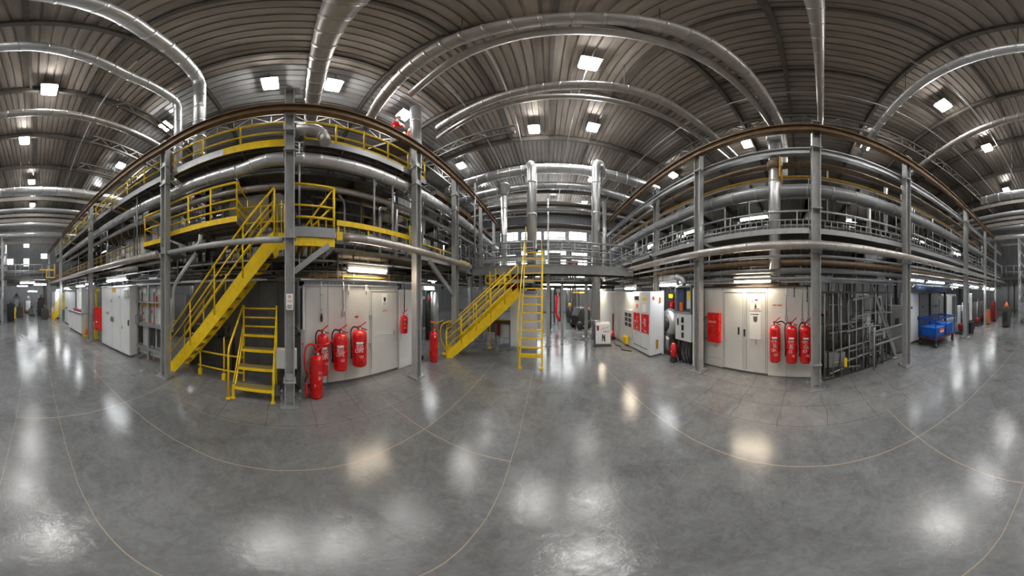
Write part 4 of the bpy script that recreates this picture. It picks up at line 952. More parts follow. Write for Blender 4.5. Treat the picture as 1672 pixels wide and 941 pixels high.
# far floor clutter at this end
for k, (px, y) in enumerate(((935, 13.5), (926, 15.5), (945, 16.5), (905, 14), (915, 17), (899, 11.6))):
    column('distant slim dark post under the far gantries', ony(px, y), y, 3.0, m='dsteel', group='distant gantry posts', w=.12, plate=.25, clips=())
t = thing('red_hose_reel', 'distant red hanging hose and reel at the far end of the aisle', 'hose reel', (ony(911, 13), 13, .0))
MB().tube(smoothpath([(0, 0, 2.0), (-.1, 0, 1.4), (-.15, 0, .7), (.15, 0, .3)], .3), .1, 10).build('hose', 'red', t, True); MB().lathe([(.05, -.1), (.3, -.08), (.3, .08), (.05, .1)], (.0, 0, 2.0), 16, 'y').build('reel', 'dsteel', t, True); MB().bx(-.05, .05, .1, .16, 0, 2.3).build('stand', 'steel', t)
t = thing('forklift', 'dark distant lift truck with orange stripe beyond the leaning-looking post', 'lift truck', (ony(948, 12), 12, 0), .4)
MB().prism([(-.55, .2), (.6, .2), (.6, .9), (.25, 1.15), (-.3, 1.1), (-.55, .7)], -.45, .45, 'y').build('body', 'black', t, bevel=.04)
MB().bx(.5, .63, -.3, .3, 1.0, 1.12).build('stripe', 'orange', t); MB().bar((-.4, -.4, 1.1), (-.3, -.4, 1.9), .06, .06).build('mast', 'dsteel', t); MB().bar((-.4, .4, 1.1), (-.3, .4, 1.9), .06, .06).build('mast', 'dsteel', t); MB().bx(-.4, .3, -.45, .45, 1.88, 1.95).build('cab_roof', 'ochre', t)
for x in (-.4, .42):
    for y in (-.46, .46): MB().lathe([(.08, -.07), (.22, -.06), (.22, .06), (.08, .07)], (x, y, .22), 16, 'y').build('wheel', 'black', t, True)
t = thing('drum_stand', 'distant dark barrel on a stand with a yellow cap near the free-standing slim post', 'barrel', (ony(930, 14.6), 14.6, 0))
MB().lathe([(.2, .3), (.25, .35), (.25, 1.0), (.2, 1.05)], n=16).build('barrel', 'dsteel', t, True); MB().lathe([(.12, 1.05), (.12, 1.2), (.06, 1.25)], n=12).build('cap', 'yellow', t, True); MB().bx(-.25, .25, -.25, .25, 0, .3).build('stand', 'dsteel', t)
for k, (x, y, z) in enumerate(((.3, 11.5, 2.35), (1.4, 12.0, 2.35), (2.6, 11.2, 2.3), (.5, 14.5, 2.2), (1.9, 15.2, 2.2), (3.2, 14.3, 2.2), (-.6, 17, 2.3), (1.2, 18.5, 2.4))):
    fluor('distant white tube light under the footbridge toward the far end', (x, y, z), 1.2, pi / 2, 'cool', 'far end tube lights', .3)
for y, z in ((8.9, 2.3), (10.2, 2.38), (11.0, 2.2), (9.6, 2.15)):
    pipe('under_bridge_pipe', 'dark pipe crossing just under the footbridge', [(-3.6, y, z), (4.2, y, z)], .07, 'dsteel', 0, 'pipe', 'pipes under the footbridge')
# =================== grey plant block opposite ===================
def L2(off, z, ya=11.5, yb=-18): return [(X2(ya, off), ya, z), (X2(-.3, off), -.3, z), (X2(yb, off), yb, z)]
c2 = [(1332, 'tall grey column between the row of three extinguishers and the pipe rack cage', 5.75, .23, .5), (1141, 'grey steel column beside the flat red box and the glass control cabinet', 5.5, .22, .42), (1072, 'grey steel column rising behind the cabinet with two red panels', 5.5, .2, .36),
      (1480, 'grey steel column standing at the end of the pipe cage, in front of the blue trolley', 5.7, .22, .42), (1577, 'grey steel column just past the blue trolley', 5.5, .22, .42)]
C2Y = {}
for px, lb, h, w_, pl in c2:
    x, y = on2(px, .44 if px == 1072 else 0); C2Y[px] = y; column(lb, x, y, h, -RZ2 * 0 if y > -.3 else RZ2, w=w_, plate=pl, clips=(2.62, 4.98) if px != 1332 else (.5, 2.62, 3.5, 4.98))
for px in (1610, 1623):
    x, y = on2(px) if px < 1540 else (X2(-11.5 if px == 1610 else -14.5), -11.5 if px == 1610 else -14.5)
    column('thin far grey column of the grey plant block', x, y, 5.4, w=.16, plate=.3, clips=(2.62,), group='far columns of the grey block')
def run2(name, label, off, z, w_, h_, m, ya=11.5, yb=-17.5, cat='beam'):
    t = thing(name, label, cat, (X2(0, off), 0, z)); 
    P = [(x - X2(0, off), y, 0) for x, y, _ in L2(off, 0, ya, yb)]
    b = MB()
    for a, c in zip(P, P[1:]):
        for q, (ww, hh) in ((-h_ / 2, (w_, .03)), (h_ / 2, (w_, .03)), (0, (.03, h_))): b.bar((a[0], a[1], q), (c[0], c[1], q), ww, hh)
    b.build('girder', m, t); return t
t = run2('runway_beam', 'brown rust-coloured runway beam along the top of the grey plant block', -.12, 5.52, .14, .17, 'rust')
MB().add([], []).bar((0, 11.5, .11), (0, -.3, .11), .05, .03).build('rail_head', 'brown', t)
run2('side_girder', 'pale grey girder below the brown beam of the grey plant block', .2, 5.05, .14, .14, 'galv')
pipe('brown_pipe', 'brown pipe behind the pale girder of the grey plant block', L2(.6, 4.92), .085, 'brown', 1.2)
pipe('yellow_pipe', 'thin yellow-brown gas pipe over the fat grey pipe', L2(.72, 4.66), .032, 'ochre', .9, n=8)
pipe('yellow_pipe', 'second thin yellow-brown pipe, just under the brown beam', L2(.4, 5.28), .025, 'ochre', 0, n=8)
pipe('fat_pipe', 'fat smooth grey pipe along the upper level of the grey plant block', L2(.45, 4.14), .155, 'gpipe', .75, bandm='steel', n=20)
pipe('lagged_pipe', 'long lagged pipe just below the slim rails of the grey plant block', L2(-.23, 2.73), .085, 'gsilver', .38, n=16)
pipe('grey_pipe', 'thin grey pipe hugging the lagged pipe of the grey block from below', L2(.1, 2.58), .03, 'gpipe', 0)
pipe('brown_pipe', 'brownish lower pipe above the double door and pipe cage', L2(.42, 2.5, 6), .07, 'brown', .8)
pipe('grey_pipe', 'dark grey beam-like pipe above the double door', L2(.35, 2.32, 5.5), .055, 'gpipe', 0)
pipe('grey_pipe', 'thin grey pipe lowest over the enclosure roof and cage', L2(.3, 2.16, 4.6, -8), .03, 'gpipe', .7)
# slim railed walkway, one run per bay
def rail2(name, lb, ya, yb, bal=.155):
    t = thing(name, lb, 'walkway', (X2(ya, .1), ya, 3.1)); rz = RZ2 if ya <= -.3 else 0
    t.rotation_euler = (0, 0, rz); L = (ya - yb) / cos(rz)
    MB().bx(-.02, .02, -L, 0, -.07, .04).build('fascia', 'galv', t); MB().bx(.02, .7, -L, 0, -.03, .0).build('deck', 'grate', t)
    for z, r in ((.40, .017), (.22, .014)): MB().tube([(0, 0, z), (0, -L, z)], r, 8).build('rail', 'galv', t, True)
    n = min(40, int(L / bal)); me = MB().tube([(0, 0, 0), (0, 0, .22)], .011, 6).mesh('baluster', 'galv', True); me2 = MB().tube([(0, 0, 0), (0, 0, .42)], .018, 8).mesh('post', 'galv', True)
    for k in range(n + 1): inst(me2 if k % 6 == 0 else me, 'post' if k % 6 == 0 else 'baluster', t, (0, -L * k / n, 0))
ys = [10.8, C2Y[1072], C2Y[1141], C2Y[1332] + .05]
for k in range(3): rail2('slim_walkway', ['slim railed walkway run farthest toward the footbridge on the grey block', 'slim railed walkway run above the glass control cabinet', 'slim railed walkway run above the double door and red box'][k], ys[k] - .12, ys[k + 1] + .12)
ys = [-.3, C2Y[1480], C2Y[1577], -11.5, -17]
for k in range(4): rail2('slim_walkway', ['slim railed walkway run above the pipe rack cage', 'slim railed walkway run above the blue trolley', 'slim railed walkway run past the blue trolley column', 'farthest slim railed walkway run of the trolley aisle'][k], ys[k] - .12, ys[k + 1] + .12, .17)
def slab2(name, lb, z, off0, off1, m='under'):
    for k, (ya, yb) in enumerate(((11.2, -.3), (-.3, -17))):
        t = thing(name, lb + (' over the double door' if k == 0 else ' over the cage and trolley'), 'deck', (X2(ya, off0), ya, z)); rz = RZ2 if k else 0; t.rotation_euler = (0, 0, rz)
        L = (ya - yb) / cos(rz); MB().bx(0, off1 - off0, -L, 0, -.06, 0).build('plate', m, t)
        b = MB()
        for j in range(int(L / 1.5)): b.prism([(p - .3 - j * 1.5, q - .15) for p, q in ibeam_poly(.1, .18, .016)], .02, off1 - off0, 'x')
        b.build('joists', 'dsteel', t)
slab2('mezzanine_deck', 'dark mezzanine deck of the grey block', 2.98, .85, 5.0)
slab2('shade_deck', 'dark upper deck added as shade in the grey block', 4.95, 1.3, 5.0)  # added to darken the upper interior of this block
# vertical duct through the block
x, y = 4.62, onx(1265, 4.62)
p = pipe('riser_duct', 'silver vertical duct passing up through the walkways above the extinguisher trio', [(x, y, 2.35), (x, y, 5.75)], .17, 'silver', .8, 'duct', None, .3, 20, bname='seam_ring')
MB().lathe([(.18, 2.3), (.23, 2.33), (.23, 2.5), (.18, 2.53)], n=20).build('collar', 'brown', p, True)
MB().bx(-.25, .25, -.2, -.16, 2.0, 2.55).build('yellow_bracket', 'ochre', p); MB().bx(-.22, .22, -.22, .22, 3.1, 3.4).build('head_box', 'galv', p, bevel=.03)

# ---- enclosure with the double door
XF = 4.78; y0, y1 = onx(1331, XF), onx(1150, XF)
E = thing('enclosure', 'beige-grey enclosure with a double door behind the trio of extinguishers', 'enclosure', (XF, 0, 0))
MB().bx(.032, 2.4, y0, y1, .05, 2.0).build('shell', 'panel', E); MB().bx(.02, .06, y0, y1, 0, .05).build('plinth', 'dcab', E)
pw = [onx(p, XF) for p in (1331, 1283.5, 1253.5)]
for a, c in zip(pw, pw[1:]): MB().bx(0, .03, a + .006, c - .006, .02, 2.0).build('panel', 'panel', E, bevel=.004)
dd = [onx(p, XF) for p in (1253.5, 1216, 1180)]
for k in range(2):
    a, c = dd[k] + .006, dd[k + 1] - .006
    D = MB().bx(0, .03, a, c, .06, 2.0).build('door', 'panel', E, bevel=.004)
    f = MB()
    for q in (a + .05, c - .06): f.bx(-.004, 0, q, q + .01, .1, 1.88)
    f.bx(-.004, 0, a + .05, c - .05, 1.87, 1.885); f.build('door_seam', 'ink', D)
    if k == 1: handle_set(D, 0, a + .2, 1.0, -1); handle_set(D, 0, a + .0, .97, -1)
    else: MB().bx(-.012, 0, (a + c) / 2 - .02, (a + c) / 2 + .02, .72, .84).build('lock', 'galv', D)
MB().bx(0, .03, dd[2] + .006, y1 - .006, .25, 2.0).build('panel', 'panel', E, bevel=.004); MB().bx(0, .03, dd[2] + .006, y1 - .006, .03, .24).build('lower_panel', 'panel', E, bevel=.004)
MB().bx(-.03, .05, y0 - .03, y1 + .03, 2.0, 2.03).build('cap_strip', 'dsteel', E)
def notice2(label, px, py, w_, h_):
    y = onx(px, XF); t = thing('notice', label, 'sign', (XF - .002, y, zr(py, XF, y))); MB().bx(-.004, 0, -w_ / 2, w_ / 2, -h_ / 2, h_ / 2).build('sheet', 'paper', t); return t
def fx(z0=0, y0=0): return lambda a, b: (-.006, y0 - a, z0 + b)
t = notice2('white notice with red heading bar and small red figure on the double door', 1233.5, 496, .34, .30)
MB().bx(-.006, -.004, -.08, .02, .06, .095).build('red_heading', 'redink', t); MB().bx(-.006, -.004, .09, .12, .03, .06).build('red_square', 'redink', t)
MB().prism([(-.03, -.1), (.02, -.1), (.03, -.06), (.01, -.03), (.01, .0), (-.02, .0), (-.02, -.03), (-.04, -.06)], -.006, -.004, 'x').build('bell_figure', 'ink', t); MB().bx(-.006, -.004, -.13, .05, -.125, -.11).build('red_line', 'redink', t)
t = notice2('larger white sheet with grey crest and red bottom line on the double door', 1233, 533, .36, .62)
MB().bx(-.006, -.004, -.18, .18, -.305, -.295).build('red_line', 'redink', t); MB().prism([(-.08, .22), (.06, .22), (.05, .12), (-.01, .08), (-.07, .12)], -.006, -.004, 'x').build('crest', 'dcab', t)
b = MB(); b.bx(-.006, -.004, -.12, .1, .255, .275); b.bx(-.006, -.004, .12, .15, .25, .28); b.build('heading', 'ink', t)
t = thing('red_marking', 'short faint red dashes on the panel beside the double door', 'marking', (XF - .002, onx(1268, XF), 1.6)); MB().bx(-.002, 0, -.0, .12, 0, .02).bx(-.002, 0, -.16, -.03, 0, .02).build('dashes', 'redink', t)
t = thing('fire_box', 'flat red wall box left of the double door with white print and a grey lead'.replace('left of', 'beside'), 'fire box', (XF - .1, onx(1168.5, XF), zr(534, XF, onx(1168.5, XF)) - .36))
MB().bx(-.08, .1, -.22, .22, 0, .72).build('body', 'red', t, bevel=.012); b = MB(); q = lambda a, c: (-.083, -a, c)
for s, sz, z in (('EODWEO', .07, .48), ('bu', .05, .39), ('o', .05, .27), ('c', .05, .2)): b = MB(); add_text(b, s, sz, lambda a, c, z=z: (-.083, .02 - a, z + c)); b.build('lettering', 'mark', t)
MB().bx(-.081, -.08, -.2, .2, .03, .69).build('door_leaf', 'red', t)
MB().tube(smoothpath([(.06, .22, .62), (.04, .4, .6), (.05, .5, .45), (.05, .5, -.3)], .1), .012, 6).build('lead', 'black', t, True)
t = thing('switch_pair', 'two small black switches under the flat red wall box with a grey conduit', 'switch', (XF, onx(1172, XF), .66)); 
for s in (-.05, .05): MB().bx(-.04, 0, s - .035, s + .035, 0, .12).build('switch', 'black', t, bevel=.008)
MB().tube(smoothpath([(-.03, .1, .1), (-.03, .3, .1), (-.03, .6, .02)], .1), .014, 8).build('conduit', 'galv', t, True)
LB = (('OTV', .08, -.02, .56), ('oo', .07, .0, .50), ('V4', .085, .01, .42), ('CEF', .085, -.03, .32), ('CL5', .07, .05, .20))
LB2 = (('OTF', .08, -.02, .56), ('5C', .085, .0, .46), ('FO', .085, .0, .40), ('C5', .085, -.03, .30), ('GJ', .07, .05, .19))
LB3 = (('OET', .08, -.02, .56), ('oc', .06, .0, .50), ('K.ln', .085, .01, .42), ('(CF', .085, -.03, .32), ('4LJ', .07, .05, .20))
for px, lb, ll, hs in ((1265.5, 'red wall extinguisher of the trio closest to the double door', LB, 0), (1292.5, 'middle red wall extinguisher of the trio by the tall column', LB2, 1), (1315.5, 'red wall extinguisher of the trio hanging closest to the tall grey column', LB3, 1)):
    y = onx(px, XF - .22); t = extinguisher(lb, XF - .22, y, .44, .155, .78, pi + (0.05), ll, True, hs)
    if not hs: MB().tube(smoothpath([(0, .02, .82), (.0, .2, .86), (-.02, .3, .78)], .1), .014, 8).build('hose', 'black', t, True)
wall_conduit('grey conduit drop with white clamp left over the trio of extinguishers'.replace(' left', ''), XF, onx(1284, XF), 2.15, 1.32, -1)
wall_conduit('black thick cable drop hanging above the middle extinguisher of the trio', XF, onx(1297, XF), 2.2, 1.72, -1, None, 'black')
wall_conduit('thin white conduit drop above the trio, beside the black cables', XF, onx(1310, XF), 2.12, 1.28, -1)
wall_conduit('short black cable drop next to the tall column above the trio', XF, onx(1318, XF), 2.1, 1.62, -1, None, 'black')
wall_conduit('thin conduit drop hugging the tall column above the trio', XF, onx(1320, XF), 1.95, 1.28, -1)
fluor('warm tube light glowing above the double door of the grey block', (XF - .12, onx(1228, XF - .12), 2.17), onx(1199, XF) - onx(1257, XF), 0, 'warm', None, .15)
for px, z in ((1165, 2.4), (1192, 2.34), (1204, 2.3), (1245, 2.4), (1272, 2.36), (1305, 2.5), (1318, 2.45)):
    pipe('conduit_riser', 'short thin conduit rising above the double-door enclosure roof', [(XF + .1, onx(px, XF + .1), 2.03), (XF + .1, onx(px, XF + .1), z)], .015, 'galv', 0, 'conduit', 'conduit risers over the double-door enclosure', n=8)

# ---- switch cabinets toward the footbridge
XG = 3.78; ya, yb = onx(1061, XG), onx(1033.5, XG)
t = thing('control_cabinet', 'tall pale control cabinet with two red panels and a meter', 'cabinet', (XG, ya, 0)); w = yb - ya
MB().bx(.025, .66, 0, w, .05, 1.92).build('body', 'white', t, bevel=.01); MB().bx(.03, .64, .02, w - .02, 0, .05).build('plinth', 'dcab', t)
for k, (a, c) in enumerate(((0, .5), (.5, 1))):
    MB().bx(0, .024, a * w + .01, c * w - .01, 1.28, 1.9).build('upper_door', 'cab', t, bevel=.004); MB().bx(0, .024, a * w + .01, c * w - .01, .08, .66).build('lower_door', 'cab', t, bevel=.004)
    MB().bx(0, .024, a * w + .01, c * w - .01, .67, 1.27).build('panel', 'cab', t)
    MB().bx(-.012, 0, a * w + .06, c * w - .05, .69, 1.25).build('red_panel', 'red', t, bevel=.006)
b = MB(); m_ = w * .25
for p, q in (((m_ + .17, .98), (m_ + .06, 1.0)), ((m_ + .06, 1.0), (m_ - .02, .9)), ((m_ - .02, .9), (m_ - .1, 1.1)), ((m_ - .1, 1.1), (m_ - .04, .95)), ((m_ + .08, .98), (m_, 1.13)), ((m_, 1.13), (m_ - .06, .88)), ((m_ + .06, .76), (m_ - .1, .74))): b.bar((-.015, *p), (-.015, *q), .014, .012)
b.build('white_zigzag', 'mark', t)
b = MB(); m_ = w * .75
for p, q in (((m_ - .02, 1.14), (m_, 1.05)), ((m_ + .16, .99), (m_ + .04, .97)), ((m_ - .06, .97), (m_ - .15, 1.0))): b = MB(); b.bar((-.015, *p), (-.015, *q), .014, .014); b.build('white_stroke', 'mark', t)
MB().c(-.014, m_ - .03, .78, .008, .06, .06).build('white_dot', 'mark', t)
MB().bx(-.012, 0, w * .62, w * .9, 1.66, 1.78).build('meter', 'glass', t, bevel=.004)
MB().bx(-.006, 0, w * .68, w * .78, 1.4, 1.54).build('orange_label', 'orange', t); MB().bx(-.006, 0, w * .18, w * .4, 1.66, 1.74).build('yellow_label', 'yellow', t); MB().bx(-.006, 0, w * .2, w * .38, 1.32, 1.54).build('paper_label', 'paper', t)
b = MB(); add_text(b, 'JC-3', .1, lambda p, q: (-.006, w * .8 - p, .55 + q)); b.build('lettering', 'ink', t)
MB().bx(-.004, 0, w * .12, w * .95, .2, .225).build('slot', 'ink', t)
MB().lathe([(0, 0), (.06, .002), (.06, .006)], (.18, -.003, 1.72), 14, 'y').build('red_disc', 'redink', t); MB().bx(.46, .56, -.03, 0, 1.6, 1.75).build('orange_tag', 'orange', t); MB().bx(.30, .42, -.008, 0, .22, .5).build('label_plate', 'ochre', t)
MB().bx(.62, .70, -.04, .0, .02, 1.94).build('corner_post', 'white', t)
yc = onx(1019, XG)
t = thing('vent_cabinet', 'narrow cabinet front with six dark vent squares and a yellow box at its foot', 'cabinet', (XG + .03, yb + .02, 0)); w = yc - yb - .04
MB().bx(.0, .6, 0, w, .03, 1.9).build('body', 'cab', t, bevel=.008); MB().bx(-.05, 0, .03, w - .03, .35, 1.3).build('front_box', 'panel', t, bevel=.006)
for i in range(3):
    for j in range(2): MB().bx(-.055, -.045, w * (.12 + .42 * j), w * (.12 + .42 * j) + w * .33, .72 + i * .17, .72 + i * .17 + .13).build('vent', 'ink', t)
MB().bx(-.16, -.02, w * .5, w * .9, .08, .34).build('yellow_box', 'yellow', t, bevel=.01)
yd = onx(968, XG + .05)
E = thing('enclosure', 'long beige enclosure lit by two warm tubes, behind the small white floor cabinet', 'enclosure', (XG + .05, yc + .02, 0)); w = min(yd - yc, 5.2)
MB().bx(.03, 1.4, 0, w, 0, 1.92).build('shell', 'panel', E); panel_row(E, [0, w * .22, w * .55, w], .03, 1.92, sgn=-1); MB().bx(-.02, .05, 0, w, 1.92, 1.95).build('cap_strip', 'galv', E)
for px, zz, L in ((1029, 2.05, .9), (979, 2.06, 1.5)):
    fluor('warm tube light over the ' + ('vent cabinet' if px > 1000 else 'far end of the long beige enclosure'), (XG - .1, onx(px, XG - .1), zz), L, 0, 'warm', None, .3)
# small white floor cabinet
x, y = gp(984, 562)
t = thing('floor_cabinet', 'small white floor cabinet with black emblem and red label on a grey foot', 'cabinet', (x, y, 0), -1.85)
MB().bx(-.42, .42, -.46, .40, 0, .06).build('foot', 'dsteel', t, bevel=.01); MB().bx(-.34, .3, -.36, .36, .06, .80).build('body', 'white', t, bevel=.015)
MB().bx(.3, .315, -.33, .33, .1, .76).build('door', 'white', t, bevel=.005)
MB().prism([(-.06, .16), (-.03, .16), (.0, .30), (.05, .16), (.11, .16), (.1, .42), (.06, .42), (.04, .34), (.0, .43), (-.05, .42)], .315, .32, 'x').build('black_emblem', 'ink', t)
MB().bx(.315, .32, -.3, -.2, .56, .74).build('red_label', 'dred', t); MB().bx(.315, .32, .0, .3, .50, .525).build('red_line', 'redink', t)
b = MB()
for p, q in (((-.1, .54), (.02, .68)), ((.02, .68), (.1, .56)), ((.1, .56), (.2, .7)), ((.2, .7), (.3, .55)), ((-.1, .6), (.3, .72))): b.bar((.317, *p), (.317, *q), .01, .006)
b.build('sketch_lines', 'ink', t)
t = thing('pump_stand', 'slim red pump post with dark foot in front of the long beige enclosure', 'post', (XG - .15, onx(1001, XG - .15), 0)); MB().bx(-.03, .03, -.05, .05, .3, 1.05).build('column', 'dred', t); MB().lathe([(.09, .1), (.1, .15), (.06, .35)], n=10).build('collar', 'red', t, True); MB().bx(-.1, .1, -.1, .1, 0, .1).build('foot', 'black', t)
pipe('floor_cable', 'black cable lying on the floor in loops by the long beige enclosure', [(3.6, 8.2, .02), (3.3, 7.4, .02), (3.45, 6.9, .02), (3.2, 6.6, .02), (3.55, 6.2, .02)], .018, 'black', 0, 'cable', bend=.3, n=6)

# ---- blower, glass control cabinet, small gear between
XB = 4.35
t = thing('blower', 'round silver blower casing on a dark stand beside the control cabinet with red panels', 'blower', (XB + .5, onx(1093, XB + .5) - .05, 0))
MB().lathe([(.1, -.26), (.3, -.24), (.42, -.14), (.46, .0), (.42, .14), (.2, .22)], (0, 0, .95), 26, 'x').build('volute', 'silver', t, True)
MB().lathe([(.02, -.36), (.2, -.34), (.22, -.24)], (0, 0, .95), 20, 'x').build('hub', 'dsteel', t, True)
MB().tube(smoothpath([(.0, .1, .55), (-.05, .15, .3), (.0, .1, .05)], .1), [.2] * 7, 14).build('outlet', 'silver', t, True); MB().bx(-.3, .3, -.35, .35, 0, .12).build('base', 'dsteel', t); MB().bx(-.15, .15, -.3, -.2, .1, .6).build('strut', 'dsteel', t)
t = thing('small_extinguisher', 'small red egg-shaped extinguisher on the floor cables below the glass cabinet', 'fire extinguisher', (XB - .12, onx(1100, XB - .12), .12))
MB().lathe([(.05, 0), (.11, .06), (.125, .2), (.11, .34), (.05, .42)], n=18).build('cylinder', 'red', t, True); MB().lathe([(.03, .42), (.03, .48)], n=10).build('valve', 'black', t); MB().bx(-.1, .1, -.1, .1, -.12, .02).build('stand', 'dsteel', t); MB().lathe([(0, 0), (.02, .001), (.02, .004)], (-.125, 0, .2), 8, 'x').build('seal', 'mark', t)
ya, yb = onx(1128, XB), onx(1102, XB)
t = thing('glass_cabinet', 'grey control cabinet with glazed upper half showing orange and yellow tags', 'cabinet', (XB, ya, .62)); w = yb - ya
MB().bx(.02, .4, 0, w, 0, .72).build('body', 'cab', t, bevel=.01); MB().bx(.12, .4, 0, w, .76, 1.38).build('back', 'dblue', t)
f = MB()
for q in (0, w - .03): f.bx(0, .4, q, q + .03, .72, 1.42)
f.bx(0, .4, 0, w, 1.4, 1.44).bx(0, .4, 0, w, .72, .76); f.build('frame', 'galv', t)
MB().bx(.1, .118, .05, w * .35, .85, 1.3).build('grey_tag', 'cab', t); MB().bx(.09, .115, w * .6, w * .8, .78, 1.0).build('orange_tag', 'orange', t); MB().bx(.09, .115, w * .1, w * .3, 1.1, 1.3).build('yellow_tag', 'yellow', t); MB().bx(.09, .115, w * .45, w * .55, .8, 1.35).build('black_strip', 'black', t)
for k in range(3): MB().bx(.0, .02, w * .45, w * .58, .08 + .2 * k, .22 + .2 * k).build('breaker', 'black', t)
MB().bx(.0, .02, w * .45, w * .6, .5, .54).build('orange_strip', 'orange', t); MB().bx(.005, .022, w * .78, w * .86, .4, .58).build('switch', 'black', t)
for q in (.1, w - .15): MB().bx(.1, .2, q, q + .05, -.62, 0).build('leg', 'dsteel', t)
for k in range(4): MB().tube(smoothpath([(.1, w * (.25 + .15 * k), 0), (.0 - .03 * k, w * (.2 + .2 * k), -.3), (.05, w * (.1 + .2 * k), -.58)], .2), .022, 8).build('cable', 'black', t, True)
t = thing('grey_pillar', 'round-edged grey pillar panel with yellow tag between glass cabinet and column', 'panel', (XB - .02, onx(1136, XB - .02), 0))
MB().bx(0, .3, -.12, .16, 0, 2.0).build('casing', 'cab', t, bevel=.05); MB().bx(-.02, 0, -.02, .08, .5, .78).build('yellow_tag', 'yellow', t, bevel=.005); MB().bx(-.03, 0, -.1, -.02, .9, 1.3).build('bracket', 'dsteel', t)
x, y = gp(1124, 591); t = thing('floor_plate', 'flat bluish-grey drip tray on the floor beside the column by the glass cabinet', 'tray', (x, y, 0), .2); MB().bx(-.12, .2, -.18, .18, 0, .035).build('tray', 'dblue', t, bevel=.008); MB().bx(-.14, .22, -.2, .2, .0, .012).build('rim', 'dsteel', t)
t = thing('red_lever', 'red upright lever valve behind the blower casing', 'valve', (XB + .75, onx(1097, XB + .75), .9)); MB().bar((0, 0, 0), (0, .03, .55), .06, .06).build('lever', 'red', t); MB().lathe([(.12, .5), (.14, .56), (.1, .72)], n=12).build('knob', 'red', t, True); MB().bx(-.05, .05, -.05, .05, -.9, 0).build('stand', 'dsteel', t)
t = thing('yellow_sign', 'small yellow tag hung above the blower casing', 'sign', (XB + .4, onx(1095, XB + .4), 1.72)); MB().bx(0, .02, -.12, .12, 0, .12).build('plate', 'yellow', t); MB().tube([(.01, 0, .12), (.01, 0, .9)], .008, 6).build('wire', 'dsteel', t)
pipe('dull_duct', 'short bright metal duct above the glass cabinet with bent end', [(4.5, 5.4, 2.3), (4.5, 4.3, 2.3), (4.5, 4.05, 2.2), (4.5, 4.0, 2.1)], .1, 'silver', .5, 'duct', None, .2, 16)
fluor('white tube light above the blower casing', (4.35, 4.7, 2.12), 1.0, 0, 'cool', None, .4)
# =================== pipe cage, trolley, far trolley aisle ===================
def loc2(off, y): return (X2(y, off), y)
# cage of uprights and rails
cx, cy_ = X2(-.55, .35), -.55
ang = math.atan2(-(onx(1440, 5.3) + .55), 0)  # runs back along the block
cage = thing('pipe_cage', 'dark open cage of thin uprights and bent rails beside the tall column', 'rack', (4.55, -.5, 0), RZ2 * 2.6)
L = 3.0
MB().bx(-.03, .03, -L, 0, 0, .025).build('floor_rail', 'dsteel', cage)
MB().bx(-.025, .025, -L, 0, 2.1, 2.16).build('top_rail', 'gpipe', cage); MB().bx(-.02, .02, -L, 0, 1.86, 1.9).build('upper_rail', 'dsteel', cage)
for k in range(11):
    y = -.12 - k * .28; zt = (2.2, 2.3, 2.2, .95, 2.3, 2.2, 1.1, 2.3, 1.05, 2.25, 2.2)[k]
    MB().tube([(.0, y, 0), (.02 * (k % 3), y, zt)], .018, 8).build('upright', 'steel' if k % 3 else 'gpipe', cage, True)
for z, a, c in ((.32, -.9, -2.6), (.62, -.5, -2.9), (1.0, -.9, -2.7), (1.32, -1.2, -3.0), (.12, -.3, -1.4)):
    MB().tube(smoothpath([(.02, a, z), (.04, (a + c) / 2, z + .06), (.02, c, z)], .3), .022, 8).build('cross_rail', 'gpipe', cage, True)
for k, (y, z) in enumerate(((-.45, .9), (-.75, .75), (-1.1, .8), (-1.55, .7), (-2.1, .95))):
    MB().tube(smoothpath([(.0, y, z), (.1, y - .15, z + .25), (.1, y - .3, z - .3), (.02, y - .1, .05)], .2), .02, 8).build('hose', 'dsteel', cage, True)
crnd = random.Random(9)
for k in range(26):
    y = -crnd.uniform(.15, 2.9); x = crnd.uniform(.08, .75); z0, z1 = crnd.choice([(0, 2.2), (.0, 1.1), (.3, 2.2), (1.0, 2.3)]); b_ = crnd.choice([0, 0, .25, -.3])
    MB().tube(smoothpath([(x, y, z0), (x, y, (z0 + z1) / 2), (x, y + b_, (z0 + z1) / 2 + .1), (x, y + b_, z1)], .08) if b_ else [(x, y, z0), (x, y, z1)], crnd.choice([.014, .02, .03, .045]), 8).build('inner_pipe', crnd.choice(['steel', 'gpipe', 'dsteel', 'galv', 'dsteel']), cage, True)
for k in range(14):
    y = -crnd.uniform(.2, 2.2); x = crnd.uniform(.06, .5); z = crnd.uniform(.2, 1.9); L_ = crnd.uniform(.4, 1.1)
    MB().tube([(x, y, z), (x, y - L_, z + crnd.choice([0, 0, .08]))], crnd.choice([.014, .02, .03]), 8).build('inner_rail', crnd.choice(['steel', 'gpipe', 'dsteel']), cage, True)
for k in range(9):
    y = -crnd.uniform(.2, 2.7); x = crnd.uniform(.1, .6); z = crnd.uniform(.3, 1.7)
    MB().c(x, y, z, .12, crnd.uniform(.1, .28), crnd.uniform(.12, .35)).build('device_box', crnd.choice(['gpipe', 'dcab', 'black', 'cab']), cage, bevel=.01)
MB().tube(smoothpath([(.02, -1.95, .02), (.02, -1.95, .85), (.02, -2.45, .9), (.02, -2.45, .02)], .08), .025, 8).build('hoop', 'gpipe', cage, True)
t = thing('pump_unit', 'dark pump with a yellow tag inside the pipe cage', 'pump', (5.1, -.95, 0))
MB().bx(-.25, .25, -.35, .3, .18, .55).build('casing', 'gpipe', t, bevel=.03); MB().bx(-.3, .3, -.4, .35, 0, .18).build('base', 'dsteel', t)
